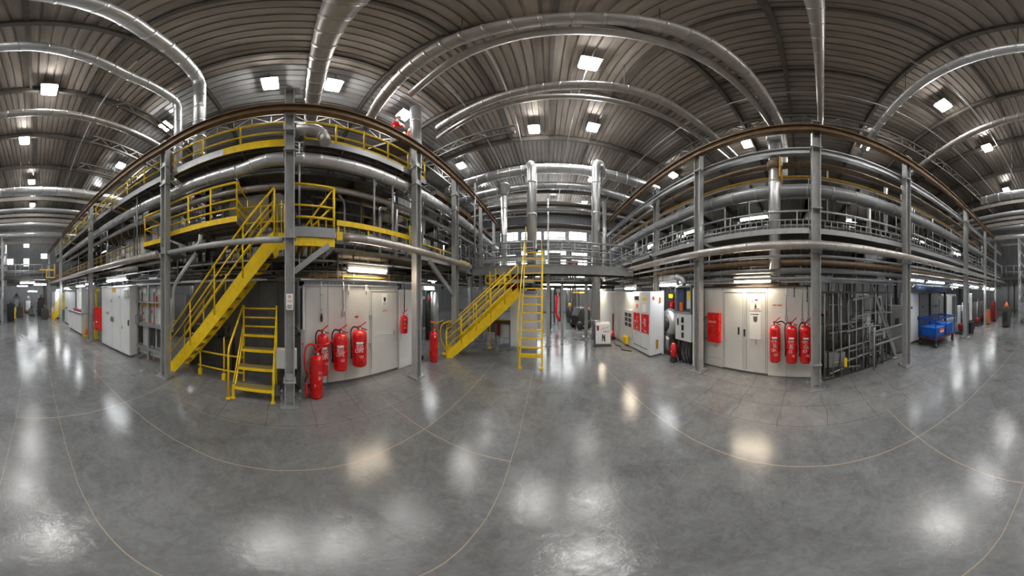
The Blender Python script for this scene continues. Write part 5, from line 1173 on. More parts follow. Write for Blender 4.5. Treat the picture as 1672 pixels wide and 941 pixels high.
MB().lathe([(.1, -.2), (.24, -.18), (.24, .18), (.1, .2)], (0, 0, .8), 18, 'y').build('motor', 'dsteel', t, True); MB().bx(-.31, -.29, -.38, -.3, .2, .42).build('yellow_tag', 'yellow', t)
t = thing('signal_post', 'grey control post with a small red lamp inside the pipe cage', 'post', (5.15, -.75, 0))
MB().bx(-.08, .08, -.1, .1, 0, 1.35).build('post', 'dcab', t, bevel=.01); MB().lathe([(.05, 1.35), (.05, 1.43), (.03, 1.46)], n=12).build('lamp', 'red', t, True); MB().bx(-.09, -.07, -.02, .06, 1.05, 1.2).build('orange_label', 'orange', t)
for k, (x, y, w_, h, m_) in enumerate(((5.7, -1.6, .7, 1.75, 'dcab'), (6.2, -2.7, .8, 1.8, 'cab'), (6.0, -3.7, .6, 1.5, 'dcab'), (5.9, -.7, .5, 1.8, 'cab'))):
    t = thing('machine_cabinet', ['dark tall machine cabinet behind the pipe cage', 'pale machine cabinet deep behind the pipe cage', 'low dark machine cabinet at the end of the pipe cage', 'pale machine cabinet right behind the tall column, inside the cage'.replace('right ', 'close ')][k], 'cabinet', (x, y, 0))
    MB().bx(-.3, .3, -w_ / 2, w_ / 2, .05, h).build('body', m_, t, bevel=.015); MB().bx(-.32, -.3, -w_ / 2 + .05, w_ / 2 - .05, .2, h - .1).build('door', m_, t, bevel=.005); MB().bx(-.335, -.32, -.1, .1, h * .6, h * .75).build('panel', 'glass', t); MB().bx(-.28, .28, -w_ / 2 + .02, w_ / 2 - .02, 0, .05).build('plinth', 'dsteel', t)
t = thing('work_stool', 'grey steel stool frame standing by the edge of the pipe cage', 'stool', (5.25, -2.5, 0), .4)
for sx in (-.18, .18):
    for sy in (-.18, .18): MB().bar((sx, sy, 0), (sx * .9, sy * .9, .8), .035, .035).build('leg', 'dsteel', t)
MB().bx(-.22, .22, -.22, .22, .8, .84).build('seat', 'gpipe', t, bevel=.01); MB().bx(-.18, .18, -.01, .01, .25, .28).build('stretcher', 'dsteel', t)
t = thing('diagonal_brace', 'grey sloping brace in the bay before the blue trolley column', 'brace', (5.3, -2.9, 0), RZ2); MB().bar((0, .5, 2.0), (0, -.5, .1), .06, .08).build('strut', 'gpipe', t); MB().bx(-.08, .08, -.6, -.4, 0, .02).build('foot', 'gpipe', t)
t = thing('diagonal_brace', 'second thinner sloping brace deeper in the bay before the trolley', 'brace', (5.6, -3.2, 0), RZ2); MB().bar((0, .3, 1.6), (0, -.4, .1), .05, .06).build('strut', 'gpipe', t); MB().bx(-.08, .08, -.5, -.3, 0, .02).build('foot', 'gpipe', t)
t = thing('bay_rail', 'double grey rail across the bay between pipe cage and trolley column', 'railing', (4.95, -3.0, 0), RZ2 * 1.4)
for z in (.62, .95): MB().tube([(0, -.6, z + .08), (0, .75, z)], .03, 8).build('rail', 'gpipe', t, True)
for y in (-.6, .75): MB().tube([(0, y, 0), (0, y, 1.05)], .03, 8).build('post', 'gpipe', t, True)

# blue trolley
def trolley():
    xa, ya = gp(1528, 570); xb, yb = gp(1557, 556)
    d = Vector((xb - xa, yb - ya, 0)); rz = math.atan2(d.y, d.x)
    t = thing('trolley', 'blue platform trolley with mesh sides on black castors beside the grey column', 'trolley', (xa, ya, 0), rz)
    Lx, W = d.length + .12, 1.05      # local +x away along the aisle, +y into the block
    for x in (.08, Lx - .16):
        for y in (.05, W - .05):
            w_ = MB().lathe([(.05, -.03), (.115, -.028), (.125, -.015), (.125, .015), (.115, .028), (.05, .03)], (0, 0, .125), 20, 'y').build('wheel', 'black', t, True); w_.location = (x, y, 0)
            MB().lathe([(.0, -.033), (.055, -.032), (.055, .032), (.0, .033)], (0, 0, .125), 14, 'y').build('hub', 'galv', w_, True)
            MB().bx(-.03, .03, -.05, -.036, .11, .27).bx(-.03, .03, .036, .05, .11, .27).bx(-.05, .05, -.05, .05, .25, .28).build('fork', 'dsteel', w_)
    MB().bx(-.02, Lx, -.02, W, .28, .34).build('platform', 'maroon', t, bevel=.008)
    for x in (0, Lx - .02):
        for y in (0, W - .02): MB().bar((x, y, .3), (x, y, 1.02 if x > 0 or y > 0 else .98), .05, .05).build('post', 'blue', t)
    for y in (0, W - .02): MB().bar((0, y, .98), (Lx, y, 1.0), .05, .05).build('top_rail', 'blue', t)
    for x in (0, Lx - .02): MB().bar((x, 0, .98), (x, W, 1.0), .05, .05).build('top_rail', 'blue', t)
    MB().bar((Lx * .5, 0, .3), (Lx * .5, 0, .98), .035, .035).build('post', 'blue', t)
    MB().bar((Lx * .05, W - .06, .98), (Lx * .55, W * .4, .72), .05, .05).build('folded_bar', 'blue', t)
    g = MB()
    for k in range(12): g.bar((k * Lx / 12, W - .02, .34), (k * Lx / 12, W - .02, .98), .008, .008)
    for k in range(6): g.bar((0, W - .02, .4 + k * .1), (Lx, W - .02, .4 + k * .1), .008, .008)
    g.build('mesh_panel', 'blue', t)
    g = MB()
    for k in range(8): g.bar((0, k * W / 8, .34), (0, k * W / 8, .98), .008, .008)
    g.build('mesh_panel', 'blue', t)
    M = t.matrix_basis.copy()
    M = Matrix.Translation((xa, ya, 0)) @ Matrix.Rotation(rz, 4, 'Z')
    for k, (x0, x1, z1, lb) in enumerate(((.06, Lx * .48, .68, 'blue covered crate with a coloured sticker on the near end of the trolley'), (Lx * .53, Lx * .95, .72, 'blue covered crate on the far end of the trolley'))):
        p = M @ Vector(((x0 + x1) / 2, W * .48, .343)); c = thing('crate', lb, 'crate', p, rz); hx = (x1 - x0) / 2
        MB().bx(-hx, hx, -.44, .44, 0, z1 - .34).build('body', 'bluec', c, bevel=.02); MB().bx(-hx - .015, hx + .015, -.455, .455, z1 - .39, z1 - .33).build('cover', 'bluec', c, bevel=.015)
        if k == 0: MB().bx(-.05, hx - .05, -.447, -.441, .12, .3).build('sticker', 'orange', c); MB().bx(.0, hx - .1, -.449, -.446, .15, .2).build('sticker_band', 'white', c)
trolley()
# gear between trolley and far end
x, y = 6.6, -5.9
for k, (x, y, m_, lb) in enumerate(((6.5, -4.9, 'white', 'slim white-edged cabinet behind the blue trolley'), (6.55, -5.7, 'dcab', 'dull grey cabinet behind the middle of the blue trolley'), (6.6, -6.6, 'dcab', 'dull grey cabinet with three dots behind the far end of the blue trolley'))):
    t = cabinet('tall_cabinet', lb, (x, y, 0), pi + RZ2, .78, .5, 1.85, (1,), m_, hand=(k == 0))
    for j in range(1 if k < 2 else 3): MB().bx(0, .006, .2 + .18 * j, .3 + .18 * j, 1.3, 1.38).build('gauge', 'glass', t)
def rig(label, x, y, seed, kind):
    rnd = random.Random(seed); t = thing('machine', label, 'machine', (x, y, 0), RZ2)
    MB().bx(-.3, .35, -.5, .5, 0, .12).build('base', 'dsteel', t); h = rnd.uniform(1.2, 1.9)
    MB().bx(-.1, .3, -.45, .1, .12, h).build('casing', kind, t, bevel=.02); MB().bx(-.13, -.1, -.35, 0, .5, h - .2).build('door', kind, t, bevel=.004)
    for k in range(3): MB().tube([(-.15, .2 + .1 * k, .1), (-.15, .2 + .1 * k, h * rnd.uniform(.7, 1.2))], .03, 8).build('pipe', rnd.choice(['galv', 'dsteel', 'gpipe']), t, True)
    MB().lathe([(.08, -.15), (.18, -.13), (.18, .13), (.08, .15)], (-.1, .3, .35), 14, 'y').build('motor', rnd.choice(['dsteel', 'black', 'dred']), t, True)
for k, (y, kd, lb) in enumerate(((-7.0, 'dcab', 'dark machine stand in the bay past the blue trolley'), (-8.9, 'cab', 'pale machine with red motor past the trolley column'), (-9.9, 'cab', 'pale grey machine casing further along the trolley aisle'), (-11.6, 'dcab', 'dark machine near the far trolley aisle columns'), (-13.2, 'dcab', 'farthest dark machine of the trolley aisle'))):
    rig(lb, X2(y, .75 if k else 2.2), y - (0 if k else .9), k, kd)
for k, (y, h, mm) in enumerate(((-9.0, .55, 'black'), (-12.4, .9, 'orange'), (-14.2, 1.3, 'dred'), (-14.9, 1.2, 'dred'))):
    t = thing('floor_unit', ['squat black wheeled unit on the floor past the trolley column', 'small orange unit standing far down the trolley aisle', 'dark red upright unit far down the trolley aisle', 'last dark red unit at the end of the trolley aisle'][k], 'machine', (X2(y, -.1 + .25), y, 0))
    MB().bx(-.18, .18, -.2, .2, .06, h).build('body', mm, t, bevel=.03); MB().bx(-.1, .1, -.12, .12, h, h + .08).build('cap', 'dsteel', t)
    for s in (-.15, .15): MB().lathe([(.02, -.03), (.07, -.03), (.07, .03), (.02, .03)], (-.1, s, .07), 12, 'y').build('wheel', 'black', t, True)
for k, (off, y, z, L) in enumerate(((.7, -4.6, 2.3, .9), (.7, -6.0, 2.3, 1.5), (.8, -8.4, 2.28, 1.3), (.6, -10.6, 2.25, 1.6), (.5, -13.0, 2.25, 1.3), (.5, -15.0, 2.25, 1.3))):
    fluor(['short white tube light above the slim cabinet behind the trolley', 'white tube light in a dark hood above the blue trolley', 'white tube light just before the trolley column', 'white tube light just past the trolley column', 'distant white tube light of the trolley aisle', 'last white tube light of the trolley aisle'][k], (X2(y, off), y, z), L, RZ2, 'cool', None, .3)
t = thing('lamp_hood', 'dark curved hood behind the tube light over the blue trolley', 'hood', (X2(-6, 1.0), -6.0, 2.05), RZ2)
MB().lathe([(.0, -1.1), (.28, -1.08), (.28, 1.08), (.0, 1.1)], (0, 0, .15), 18, 'y').build('shell', 'dblue', t, True); MB().bx(-.03, .03, -.05, .05, .4, .85).build('hanger', 'dsteel', t)
# far plain end of the aisle
for k, (y, z) in enumerate(((-17.2, 3.0), (-19.6, 2.8), (-22.0, 3.1))):
    t = thing('gantry', ['nearest dark pipe gantry closing the far aisle above the floor', 'middle dark pipe gantry closing the far aisle above the floor', 'last dark pipe gantry before the far end wall'][k], 'walkway', (1, y, z))
    MB().bx(-2.3, 4.6, -.6, .6, 0, .16).build('deck', 'dsteel', t)
    railing(t, [(-2.3, .55, .16), (4.6, .55, .16)], .8, 'galv', 1.5, (.5,), .03)
    for q in (-.4, 0, .4): MB().tube([(-2.3, q, .35 + q * .2), (4.6, q, .35 + q * .2)], .08, 10).build('pipe', 'gpipe', t, True)
    for x in (-2.2, 4.5): MB().bx(x - .08, x + .08, -.08, .08, -z, 0).build('leg', 'dsteel', t)
for k, (x, y, w_, h, mm) in enumerate(((4.0, -12.0, .5, 1.1, 'dsteel'), (3.3, -14.9, .7, 1.5, 'dcab'), (-.9, -21, 1.2, 1.1, 'dsteel'), (.9, -22, .9, 1.4, 'dcab'), (-2.9, -22.5, .6, 1.3, 'dsteel'), (2.3, -20.5, .8, 1.6, 'dcab'))):
    t = thing('stacked_machine', ['dark squat machine with orange cap at the start of the far end, lattice tower side', 'grey tall machine behind the squat one by the lattice tower', 'wide dark machine low against the far end', 'grey boxy machine before the far end wall', 'dark narrow machine near the far end wall', 'grey tall machine in the far corner'][k], 'machine', (x, y, 0))
    MB().bx(-w_ / 2, w_ / 2, -.35, .35, .1, h).build('body', mm, t, bevel=.03); MB().bx(-w_ / 2 + .04, w_ / 2 - .04, -.3, .3, 0, .1).build('base', 'black', t); MB().bx(-w_ / 3, w_ / 3, .35, .37, .3, h - .2).build('front_panel', ('black', 'gpipe', 'black', 'cab', 'dred', 'gpipe')[k], t)
    MB().lathe([(w_ * .3, h), (w_ * .32, h + .1), (w_ * .1, h + .3)], n=12).build('cap', ('orange', 'dsteel', 'dsteel', 'galv', 'dred', 'dsteel')[k], t, True)
for k, (x, y, mm) in enumerate(((2.2, -15, 'black'), (1.6, -17.5, 'dsteel'), (-.7, -18.6, 'black'), (-1.0, -16.4, 'dsteel'), (.4, -19.5, 'dcab'))):
    t = thing('far_machine', ['dark machine with yellow edge at the start of the far end', 'dark barrel-like machine at the far end', 'black tall machine with red side at the far end', 'low dark machine near the small far stair', 'pale low box at the far end wall'][k], 'machine', (x, y, 0))
    h = (1.2, .9, 1.5, .8, .6)[k]; MB().bx(-.35, .35, -.3, .3, .08, h).build('body', mm, t, bevel=.04); MB().bx(-.3, .3, -.25, .25, 0, .08).build('base', 'dsteel', t)
    MB().bx(-.4, -.34, -.1, .31, .2, h * .8).build('side_strip', ('yellow', 'orange', 'red', 'dred', 'cab')[k], t); MB().lathe([(.15, h), (.18, h + .05), (.1, h + .25)], n=12).build('head', 'dsteel', t, True)
for k, (x, y) in enumerate(((.6, -13.2), (-.5, -15.5), (1.4, -18.2), (.3, -21))):
    fluor('distant white tube light over the plain far aisle end', (x, y, 2.5 if k != 3 else 2.1), 1.2, pi / 2, 'cool', 'far aisle tube lights', .5)
t = thing('gantry', 'dark low gantry crossing the plain far aisle with a yellow gate', 'walkway', (0, -14.6, 2.75))
MB().bx(-1.8, 5.2, -.4, .4, 0, .14).build('deck', 'dsteel', t); railing(t, [(-1.8, .38, .14), (5.2, .38, .14)], .8, 'galv', 1.2, (.5,), .025)
f = MB(); f.bar((-1.7, .42, .1), (-1.7, .42, 1.0), .06, .06); f.bar((-1.0, .42, .1), (-1.0, .42, .6), .06, .06); f.bar((-1.7, .42, .6), (-.4, .42, .62), .06, .06); f.bar((-1.7, .42, .12), (-1.0, .42, .12), .06, .06); f.build('yellow_gate', 'yellow', t)
t = thing('lattice_tower', 'pale lattice steel tower rising at the trolley side of the far end', 'tower', (3.0, -13.4, 0))
for sx in (-.3, .3):
    for sy in (-.3, .3): MB().bx(sx - .04, sx + .04, sy - .04, sy + .04, 0, 5.2).build('leg', 'galv', t)
b = MB()
for k in range(8):
    for s in (-.3, .3): b.bar((-.3, s, k * .65), (.3, s, k * .65 + .65), .04, .04); b.bar((s, -.3, k * .65 + .65), (s, .3, k * .65), .04, .04)
b.build('lacing', 'galv', t)
x = 4.3; pipe('riser_duct', 'pale silver riser at the far end of the trolley aisle', [(3.2, -17, 2.4), (3.2, -17, 5.6)], .25, 'silver', 1., 'duct', None, .3, 18, bname='seam_ring')

# =================== pipes, valves and steel that fill the blocks ===================
def fill(seed, side, ya, yb, lab):
    rnd = random.Random(seed); s = -1 if side == 1 else 1
    def xx(y, off): return X1(y, off) if side == 1 else X2(y, off)
    for k in range(46):
        lvl = rnd.choice([0, 1, 1, 2]); dk = (2.68, 2.98)[side - 1]; z0, z1 = ((2.05, dk - .07), (dk, 4.66), (dk, 5.4))[lvl]
        off = rnd.uniform(1.2 if lvl == 0 else .7, 3.6); y = rnd.uniform(ya, yb)
        if side == 1 and lvl and -4.8 < y < 1.4: off = max(off, 1.5)
        r = rnd.choice([.018, .025, .035, .06, .09]); m_ = rnd.choice(['gpipe', 'galv', 'dsteel', 'galv', 'silver'])
        pipe('riser_pipe' if lvl else 'hanging_pipe', ('upright service pipe standing inside the ' if lvl else 'short pipe hanging under the deck inside the ') + lab, [(xx(y, off), y, z0), (xx(y, off), y, z1)], r, m_, 0, 'pipe', ('upright pipes inside the ' if lvl else 'hanging pipes inside the ') + lab, n=10)
    for k in range(34):
        z = rnd.choice([2.12, 2.2, 2.3, 2.42, 2.5, 3.2, 3.45, 3.7, 3.95, 4.15, 4.4, 4.58, 5.0, 5.2]) + rnd.uniform(-.05, .05)
        off = rnd.uniform(.9 if z < 2.6 or z > 2.8 else 1.2, 3.4); a = rnd.uniform(ya, yb); L = rnd.uniform(2, 7); c = min(yb, a + L)
        if side == 1 and z > 2.6: off = max(off, 1.25)
        r = rnd.choice([.02, .03, .045, .06, .1]); m_ = rnd.choice(['gpipe', 'gsilver', 'dsteel', 'brown', 'silver', 'galv'])
        P = [(xx(a, off), a, z), (xx(c, off), c, z)]
        if side == 1 and a < -3.4 < c: P.insert(1, (XC - off, -3.4, z))
        if side == 2 and a < -.3 < c: P.insert(1, (xx(-.3, off), -.3, z))
        if rnd.random() < .5: P = P + [(P[-1][0] + s * .5, P[-1][1], z)] if rnd.random() < .4 else P + [(P[-1][0], P[-1][1] + .02, z - .35)]
        sp_ = pipe('service_pipe', 'level service pipe threading through the ' + lab, P, r, m_, .7 if r > .05 else 0, 'pipe', 'level pipes inside the ' + lab, .15, 10)
        top = (2.6 if z < 2.6 else 4.66) if side == 1 else (2.9 if z < 2.9 else 4.88)
        if z > top: top = z + .3
        for fr_ in (.2, .8):
            q_ = Vector(P[0]).lerp(Vector(P[1]), fr_) - Vector(P[0]); MB().tube([(q_.x, q_.y, q_.z), (q_.x, q_.y, q_.z + top - z)], .01, 6).build('pipe_hanger', 'dsteel', sp_)
    for k in range(22):
        y = ya + (yb - ya) * (k + .5) / 22 + rnd.uniform(-.2, .2); off = rnd.uniform(1.3, 2.6); lvl = rnd.choice([2.4, 3.6, 4.2])
        t = thing('valve', 'small valve body with hand wheel inside the ' + lab, 'valve', (xx(y, off), y, lvl), 0, 'valves inside the ' + lab)
        MB().lathe([(.05, -.14), (.09, -.13), (.09, -.1), (.06, -.08), (.09, 0), (.06, .08), (.09, .1), (.09, .13), (.05, .14)], n=12, axis='y').build('body', rnd.choice(['galv', 'gpipe', 'silver']), t, True)
        MB().tube([(0, .1, 0), (0, .1, (2.6 if lvl < 2.6 else 4.66) - lvl + (.3 if side == 2 else 0))], .012, 6).build('pipe_hanger', 'dsteel', t); MB().tube([(0, 0, .05), (0, 0, .2)], .015, 6).build('stem', 'dsteel', t); MB().lathe([(.08, .19), (.11, .195), (.11, .215), (.08, .22)], n=14).build('hand_wheel', rnd.choice(['dred', 'black', 'galv', 'ochre']), t, True)
    for k in range(9):
        y = ya + (yb - ya) * (k + .3) / 9; off = 3.35
        if (side == 1 and (-4.2 < y < 4)) or (side == 2 and (-.6 < y < 12)): continue
        t = thing('inner_column', 'dark inner column of the ' + lab, 'column', (xx(y, off + .6), y, 0), 0, 'inner columns of the ' + lab)
        MB().prism(ibeam_poly(.16, .16, .02), .02, 5.3).build('shaft', 'dsteel', t); MB().bx(-.15, .15, -.15, .15, 0, .02).build('base_plate', 'dsteel', t)
    for k in range(8):
        y = ya + (yb - ya) * (k + .6) / 8; off = 2.3; rr = rnd.uniform(.2, .34); z = (2.68, 2.98)[side - 1]
        t = thing('vessel', 'upright steel vessel on the mezzanine inside the ' + lab, 'tank', (xx(y, off), y, z), 0, 'vessels inside the ' + lab)
        MB().lathe([(rr * .4, .1), (rr, .25), (rr, 1.15), (rr * .5, 1.35), (.06, 1.4), (.06, 1.6)], n=20).build('shell', rnd.choice(['silver', 'galv', 'dcab', 'white']), t, True); MB().lathe([(rr * .8, 0), (rr * .5, .12)], n=12).build('skirt', 'dsteel', t, True); MB().lathe([(rr + .002, .68), (rr + .02, .7), (rr + .02, .74), (rr + .002, .76)], n=20).build('girth_ring', 'dsteel', t, True)
    for k in range(7):
        y = ya + (yb - ya) * (k + .2) / 7; z = 2.3
        t = thing('cable_tray', 'galvanised cable tray with ladder rungs under the deck of the ' + lab, 'cable tray', (xx(y, 1.7), y, z), (RZ1 if y < -3.4 else 0) if side == 1 else (RZ2 if y < -.3 else 0), 'cable trays under the deck of the ' + lab)
        b = MB(); b.bx(-.2, -.17, 0, 2.2, 0, .08).bx(.17, .2, 0, 2.2, 0, .08)
        for j in range(9): b.bx(-.17, .17, .1 + j * .25, .14 + j * .25, 0, .02)
        b.build('ladder', 'galv', t)
        for yy in (.3, 1.9): MB().tube([(.18, yy, .05), (.18, yy, .32 if side == 1 else .6)], .01, 6).build('tray_hanger', 'dsteel', t)
        for j in range(3): MB().tube([(-.1 + .1 * j, 0, .04), (-.1 + .1 * j, 2.2, .04)], .022, 6).build('cable', 'black', t, True)
    for k in range(5):
        y = ya + (yb - ya) * (k + .45) / 5
        t = thing('back_casing', 'large dull machine casing deep inside the ' + lab, 'machine', (xx(y, 4.9), y, 0), 0, 'back casings of the ' + lab)
        h = rnd.uniform(1.6, 2.0); MB().bx(-.5, .5, -1.2, 1.2, 0, h).build('casing', rnd.choice(['dcab', 'cab', 'dcab']), t, bevel=.02)
        for j in range(3): MB().bx(s * -.5 - .02 * (1 if s > 0 else -1), s * -.5 + .0, -1.1 + j * .75, -.45 + j * .75, .15, h - .15).build('door', 'cab' if j == 1 else 'dcab', t)
def added_inner_lights(side, ys, lab):  # extra lamps added to brighten the pipework inside the blocks
    for y in ys:
        fluor('added tube light brightening the upper level deep inside the ' + lab, (X1(y, 2.6) if side == 1 else X2(y, 2.2), y, 4.2), 1.2, 0, 'cool', 'added inner tube lights of the ' + lab, .35)
        if side == 2 and -1 < y < 9 or side == 1 and 0 < y < 5.1: continue
        fluor('added tube light brightening the ground level deep inside the ' + lab, (X1(y, 3.4) if side == 1 else X2(y, 3.4), y - 1.3, 2.3), 1.2, 0, 'cool', 'added inner ground tube lights of the ' + lab, .3)
added_inner_lights(1, (-11.5, -7.2, -3.6, 5.0, 8.2), 'yellow stair block'); added_inner_lights(2, (8.6, 5.2, 2.0, -2.4, -6.2, -10.5), 'grey plant block')
def clutter(side, seed, ya, yb, lab):
    rnd = random.Random(seed); F = X1 if side == 1 else X2; zd = (2.62, 2.92)[side - 1]; zu = (4.64, 4.88)[side - 1]; sg = 1 if side == 1 else -1; kk = -3.4 if side == 1 else -.3
    def line_(off, z, a, c):
        P = [(F(a, off), a, z)] + ([(F(kk, off), kk, z)] if a < kk < c else []) + [(F(c, off), c, z)]; return P
    def hang_(o, off, z, a, c, zt):
        for f_ in (.15, .55, .9):
            y = a + (c - a) * f_; MB().tube([(F(y, off) - o.location.x, y - o.location.y, 0), (F(y, off) - o.location.x, y - o.location.y, zt - z)], .008, 6).build('pipe_hanger', 'dsteel', o)
    for z, off, r, m_ in ((2.1, .5, .022, 'galv'), (2.2, .95, .03, 'dsteel'), (2.27, .62, .018, 'dsteel'), (2.36, .8, .035, 'dsteel'), (2.46, .55, .022, 'galv'), (2.52, 1.05, .05, 'dsteel')):
        a = ya
        while a < yb - 1:
            c = min(yb, a + rnd.uniform(3, 8)); lp = pipe('level_pipe', 'level pipe close under the deck along the front of the ' + lab, line_(off, z, a, c), r, m_, .8 if r > .035 else 0, 'pipe', 'front level pipes of the ' + lab, .1, 8); hang_(lp, off, z, a, c, zd); a = c + rnd.uniform(.2, 1.)
    for z, off, r, m_ in ((3.0, .9, .05, 'dsteel'), (3.25, 1.3, .03, 'galv'), (3.5, 1.0, .035, 'gpipe'), (3.72, 1.35, .06, 'dsteel'), (3.88, .95, .022, 'galv'), (4.35, 1.2, .05, 'gsilver'), (4.52, 1.0, .03, 'gpipe')):
        a = ya
        while a < yb - 1:
            c = min(yb, a + rnd.uniform(2.5, 7)); o_ = off + (.75 if side == 1 and -5.0 < c and a < 1.5 else .1)
            lp = pipe('level_pipe', 'level pipe along the middle level of the ' + lab, line_(o_, z, a, c), r, m_, .8 if r > .035 else 0, 'pipe', 'middle level pipes of the ' + lab, .1, 8); hang_(lp, o_, z, a, c, zu); a = c + rnd.uniform(.2, 1.)
    for k in range(46):
        y = ya + (yb - ya) * (k + rnd.random()) / 46; off = rnd.uniform(.45, 1.05); z0 = rnd.uniform(2.08, 2.4)
        x = F(y, off); b_ = rnd.choice([0, .12, -.12])
        pipe('hanging_pipe', 'thin drop pipe hanging from the deck at the front of the ' + lab, [(x, y, zd), (x, y, z0), (x + sg * .02, y + b_, z0 - .05 - .05 * (not b_))], rnd.choice([.012, .016, .022]), rnd.choice(['galv', 'gpipe', 'silver', 'dsteel']), 0, 'pipe', 'drop pipes at the front of the ' + lab, .08, 7)
    for k in range(52):
        y = ya + (yb - ya) * (k + rnd.random()) / 52; off = rnd.uniform(.95, 1.7) + (.8 if side == 1 and -5 < y < 1.5 else 0); x = F(y, off); z0 = zd + .06; z1 = rnd.choice([rnd.uniform(3.3, 4.2), zu])
        P = [(x, y, z0), (x, y, z1)]
        if z1 < zu: P += [(x + rnd.choice([0, sg * .25]), y + rnd.choice([.25, -.25]), z1 + rnd.choice([.02, -.12]))]
        pipe('standpipe', 'standpipe on the mezzanine deck of the ' + lab, P, rnd.choice([.015, .022, .03, .05]), rnd.choice(['galv', 'silver', 'silver', 'dsteel', 'gpipe']), 0, 'pipe', 'standpipes on the mezzanine of the ' + lab, .15, 8)
clutter(1, 21, -16, 11, 'yellow stair block'); clutter(2, 22, -15.5, 10.8, 'grey plant block')
fill(3, 1, -14, 10.5, 'yellow stair block'); fill(5, 2, -15, 10.5, 'grey plant block')
for k, (y, z) in enumerate(((-10, 3.4), (-7.2, 4.1), (-12.5, 4.6))):
    pipe('banded_pipe', ['fat dark pipe with yellow band above the workbench', 'fat dark pipe with yellow band over the double grey cabinet', 'fat dark pipe with yellow band far along the stair block'][k], [bp(-4.9, y - 1.2, z), bp(-4.9, y + .9, z + .05), bp(-5.6, y + 1.3, z + .05)], .2, 'dsteel', .5, 'pipe', None, .3, 16, bandm='ochre', bname='yellow_band')
for k, y in enumerate((-12.2, -9.2, -6.2, 7.2, 9.4)):
    t = thing('support_bracket', 'yellow bent bracket under the far upper walkway', 'bracket', bp(-3.75, y, 4.55), 0, 'yellow walkway brackets')
    MB().tube(smoothpath([(0, 0, .22), (0, .05, .12), (-.25, .2, .03), (-.5, .25, .0)], .15), .035, 8).build('arm', 'ochre', t, True); MB().bx(-.06, .06, -.08, .08, .2, .24).build('plate', 'ochre', t)
# slim props of the yellow block
for px, z0, z1, lb in ((224, 2.9, 4.8, 'slim grey prop between mezzanine edge and upper walkway, by the small stepped platform'), (641, 2.8, 4.3, 'slim pale prop above the kick guard nearest the column'), (611, 2.8, 4.3, 'slim darker prop above the middle of the kick guard'), (489, 2.95, 4.8, 'thin white vertical pipe just beside the tall column')):
    X, y = on1(px, -3.8); t = thing('prop', lb, 'prop', (X, y, z0)); MB().tube([(0, 0, 0), (0, 0, z1 - z0)], .03 if px != 489 else .022, 10).build('tube', 'galv' if px in (489, 641) else 'gpipe', t, True); MB().bx(-.05, .05, -.05, .05, 0, .015).build('foot', 'gpipe', t)
x = ony(780, 7.0); t = thing('prop', 'slim grey mast rising beside the footbridge in front of the far pipes', 'prop', (x - .2, 7.1, 2.8)); MB().tube([(0, 0, 0), (0, 0, 3.2)], .045, 10).build('tube', 'gpipe', t, True); MB().bx(-.07, .07, -.07, .07, 0, .02).build('foot', 'gpipe', t)

# =================== the person on the high platform ===================
th = az(645); R = 7.4; px_, py_ = R * sin(th), R * cos(th)
t = thing('high_platform', 'dark maintenance platform under the roof behind the brown beam, where a person stands', 'platform', (px_, py_ + .2, 7.5), .6)
MB().bx(-1.3, .58, -.5, .6, -.08, 0).build('deck', 'grate', t)
for x in (-1.2, .5): MB().bx(x - .06, x + .06, -.06, .06, -2.75, -.08).build('leg', 'dsteel', t)
def skin_chain(name, verts, edges, rad, m, parent, sub=2):
    me = bpy.data.meshes.new(name); me.from_pydata(verts, edges, []); o = bpy.data.objects.new(name, me); COL.objects.link(o)
    o.parent = parent; me.materials.append(K[m]); sk = o.modifiers.new('skin', 'SKIN'); sk.use_smooth_shade = True
    for v, r in zip(me.skin_vertices[0].data, rad): v.radius = (r, r)
    me.skin_vertices[0].data[0].use_root = True
    ss = o.modifiers.new('sub', 'SUBSURF'); ss.levels = sub; ss.render_levels = sub; return o
P = thing('person', 'person in red jacket, white helmet and white trousers leaning forward on the high platform', 'person', (px_, py_, 7.5), 0)
u = Vector((cos(th), -sin(th), 0)); f = Vector((-sin(th), -cos(th), 0))   # u: to the side seen from below, f: toward the aisle
def B(a, c, z): v = u * a + f * c; return (v.x, v.y, z)
sc_ = .86
def q(a, c, z): return B(a * sc_, c * sc_, z * sc_)
V = [q(-.08, 0, .92), q(-.17, 0, .88), q(-.2, .05, .48), q(-.18, -.05, .07), q(-.16, .12, .04), q(.02, 0, .88), q(.08, .06, .48), q(.04, -.04, .07), q(.06, .13, .04),
     q(-.02, .03, 1.12), q(.05, .06, 1.36), q(.10, .08, 1.46), q(.16, .10, 1.60), q(-.10, .08, 1.36), q(-.14, .16, 1.1), q(-.02, .26, .98), q(.2, .06, 1.34), q(.34, .14, 1.14), q(.50, .22, .98), q(.56, .25, .93)]
Ed = [(0, 1), (1, 2), (2, 3), (3, 4), (0, 5), (5, 6), (6, 7), (7, 8), (0, 9), (9, 10), (10, 11), (11, 12), (10, 13), (13, 14), (14, 15), (10, 16), (16, 17), (17, 18), (18, 19)]
rad = [.13, .1, .075, .05, .04, .1, .075, .05, .04, .14, .13, .06, .1, .07, .05, .04, .07, .05, .04, .035]
skin_chain('body', V, Ed, rad, 'white', P)
JV = [V[9], q(-.05, .02, .98), V[10], V[13], V[14], q(-.05, .23, 1.0), V[16], V[17], q(.47, .20, 1.01), q(.08, .07, 1.43)]
skin_chain('jacket', JV, [(0, 1), (0, 2), (2, 3), (3, 4), (4, 5), (2, 6), (6, 7), (7, 8), (2, 9)], [.165, .155, .155, .085, .066, .055, .085, .066, .055, .08], 'red', P)
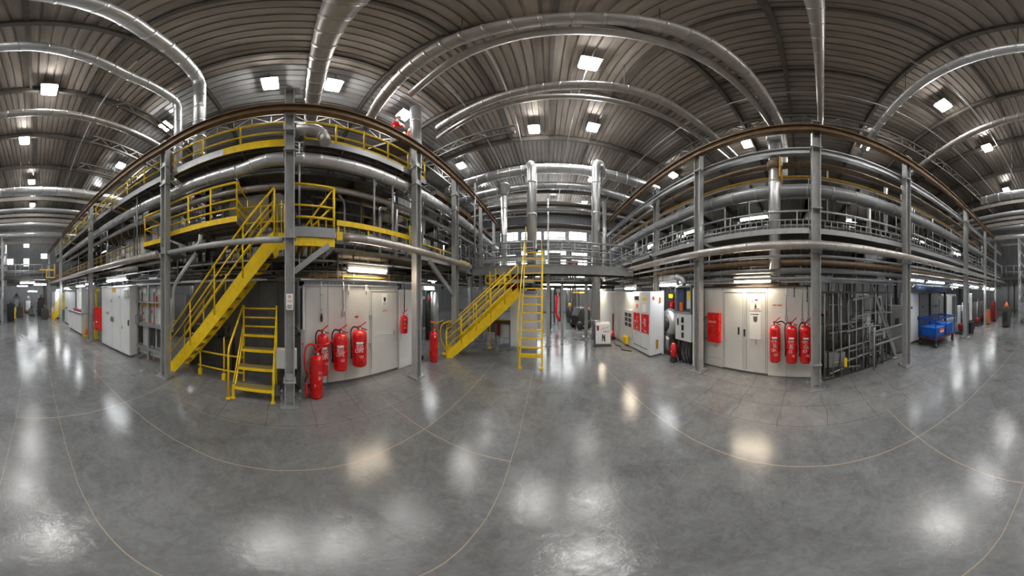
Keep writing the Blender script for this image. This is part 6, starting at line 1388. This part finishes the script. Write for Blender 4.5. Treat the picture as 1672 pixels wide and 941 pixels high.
skin_chain('head', [q(.15, .10, 1.56), q(.18, .125, 1.66)], [(0, 1)], [.085, .09], 'skin', P)
c = Vector(q(.19, .12, 1.68)); MB().lathe([(.135, -.0), (.125, .02), (.11, .02), (.105, .07), (.07, .115), (.01, .13)], tuple(c), 18).build('helmet', 'white', P, True)
for a, c_ in ((-.02, .27), (.57, .26)):
    hv = [q(a, c_, .95)] + [q(a + .03 * j - .03, c_ + .06, .90 + .006 * j) for j in range(4)] + [q(a - .06, c_ + .03, .93)]
    skin_chain('hand', hv, [(0, j) for j in range(1, 6)], [.03, .011, .012, .011, .01, .012], 'skin', P, 1)
th2 = az(662); xq, yq = 7.35 * sin(th2), 7.35 * cos(th2)
t = thing('red_bundle', 'red and orange bundle of crumpled sheeting on the high platform beside the person', 'bundle', (xq - .02, yq + .1, 7.5)); rnd = random.Random(4)
for k in range(5):
    c = (rnd.uniform(-.14, .14), rnd.uniform(-.12, .12), 0); h = rnd.uniform(.5, .95)
    MB().lathe([(.02, 0), (.15, .02), (.17, h * .4), (.14, h * .75), (.06, h), (.01, h + .02)], c, 9).build('fold', 'orange' if k == 2 else 'red', t, True)

# small copper-red hooked parts on the near walls and a few loose floor items
for k, (x, y) in enumerate((gp(464, 655), gp(486, 655))):
    t = thing('floor_clamp', ['steel clamp with ball knob at the side of the tall column foot facing the steps', 'steel clamp with ball knob at the column foot facing the floor extinguisher'][k], 'clamp', (x - .12, y + (-.06 if k == 0 else .06), 0)); MB().bx(-.06, .06, -.04, .04, 0, .03).build('foot', 'galv', t); MB().tube([(0, 0, .03), (0, 0, .12)], .014, 8).build('pin', 'galv', t); MB().lathe([(.01, .1), (.035, .115), (.04, .14), (.02, .17)], n=12).build('knob', 'galv', t, True)
x, y = gp(688, 588); t = thing('hose_coupling', 'black ball-shaped hose coupling on the floor beside the column and slim extinguisher', 'coupling', (x, y, 0)); MB().lathe([(.04, 0), (.08, .03), (.09, .08), (.05, .14)], n=14).build('body', 'black', t, True); MB().tube([(0, 0, .1), (-.15, .1, .04)], .03, 8).build('stub', 'dsteel', t, True)
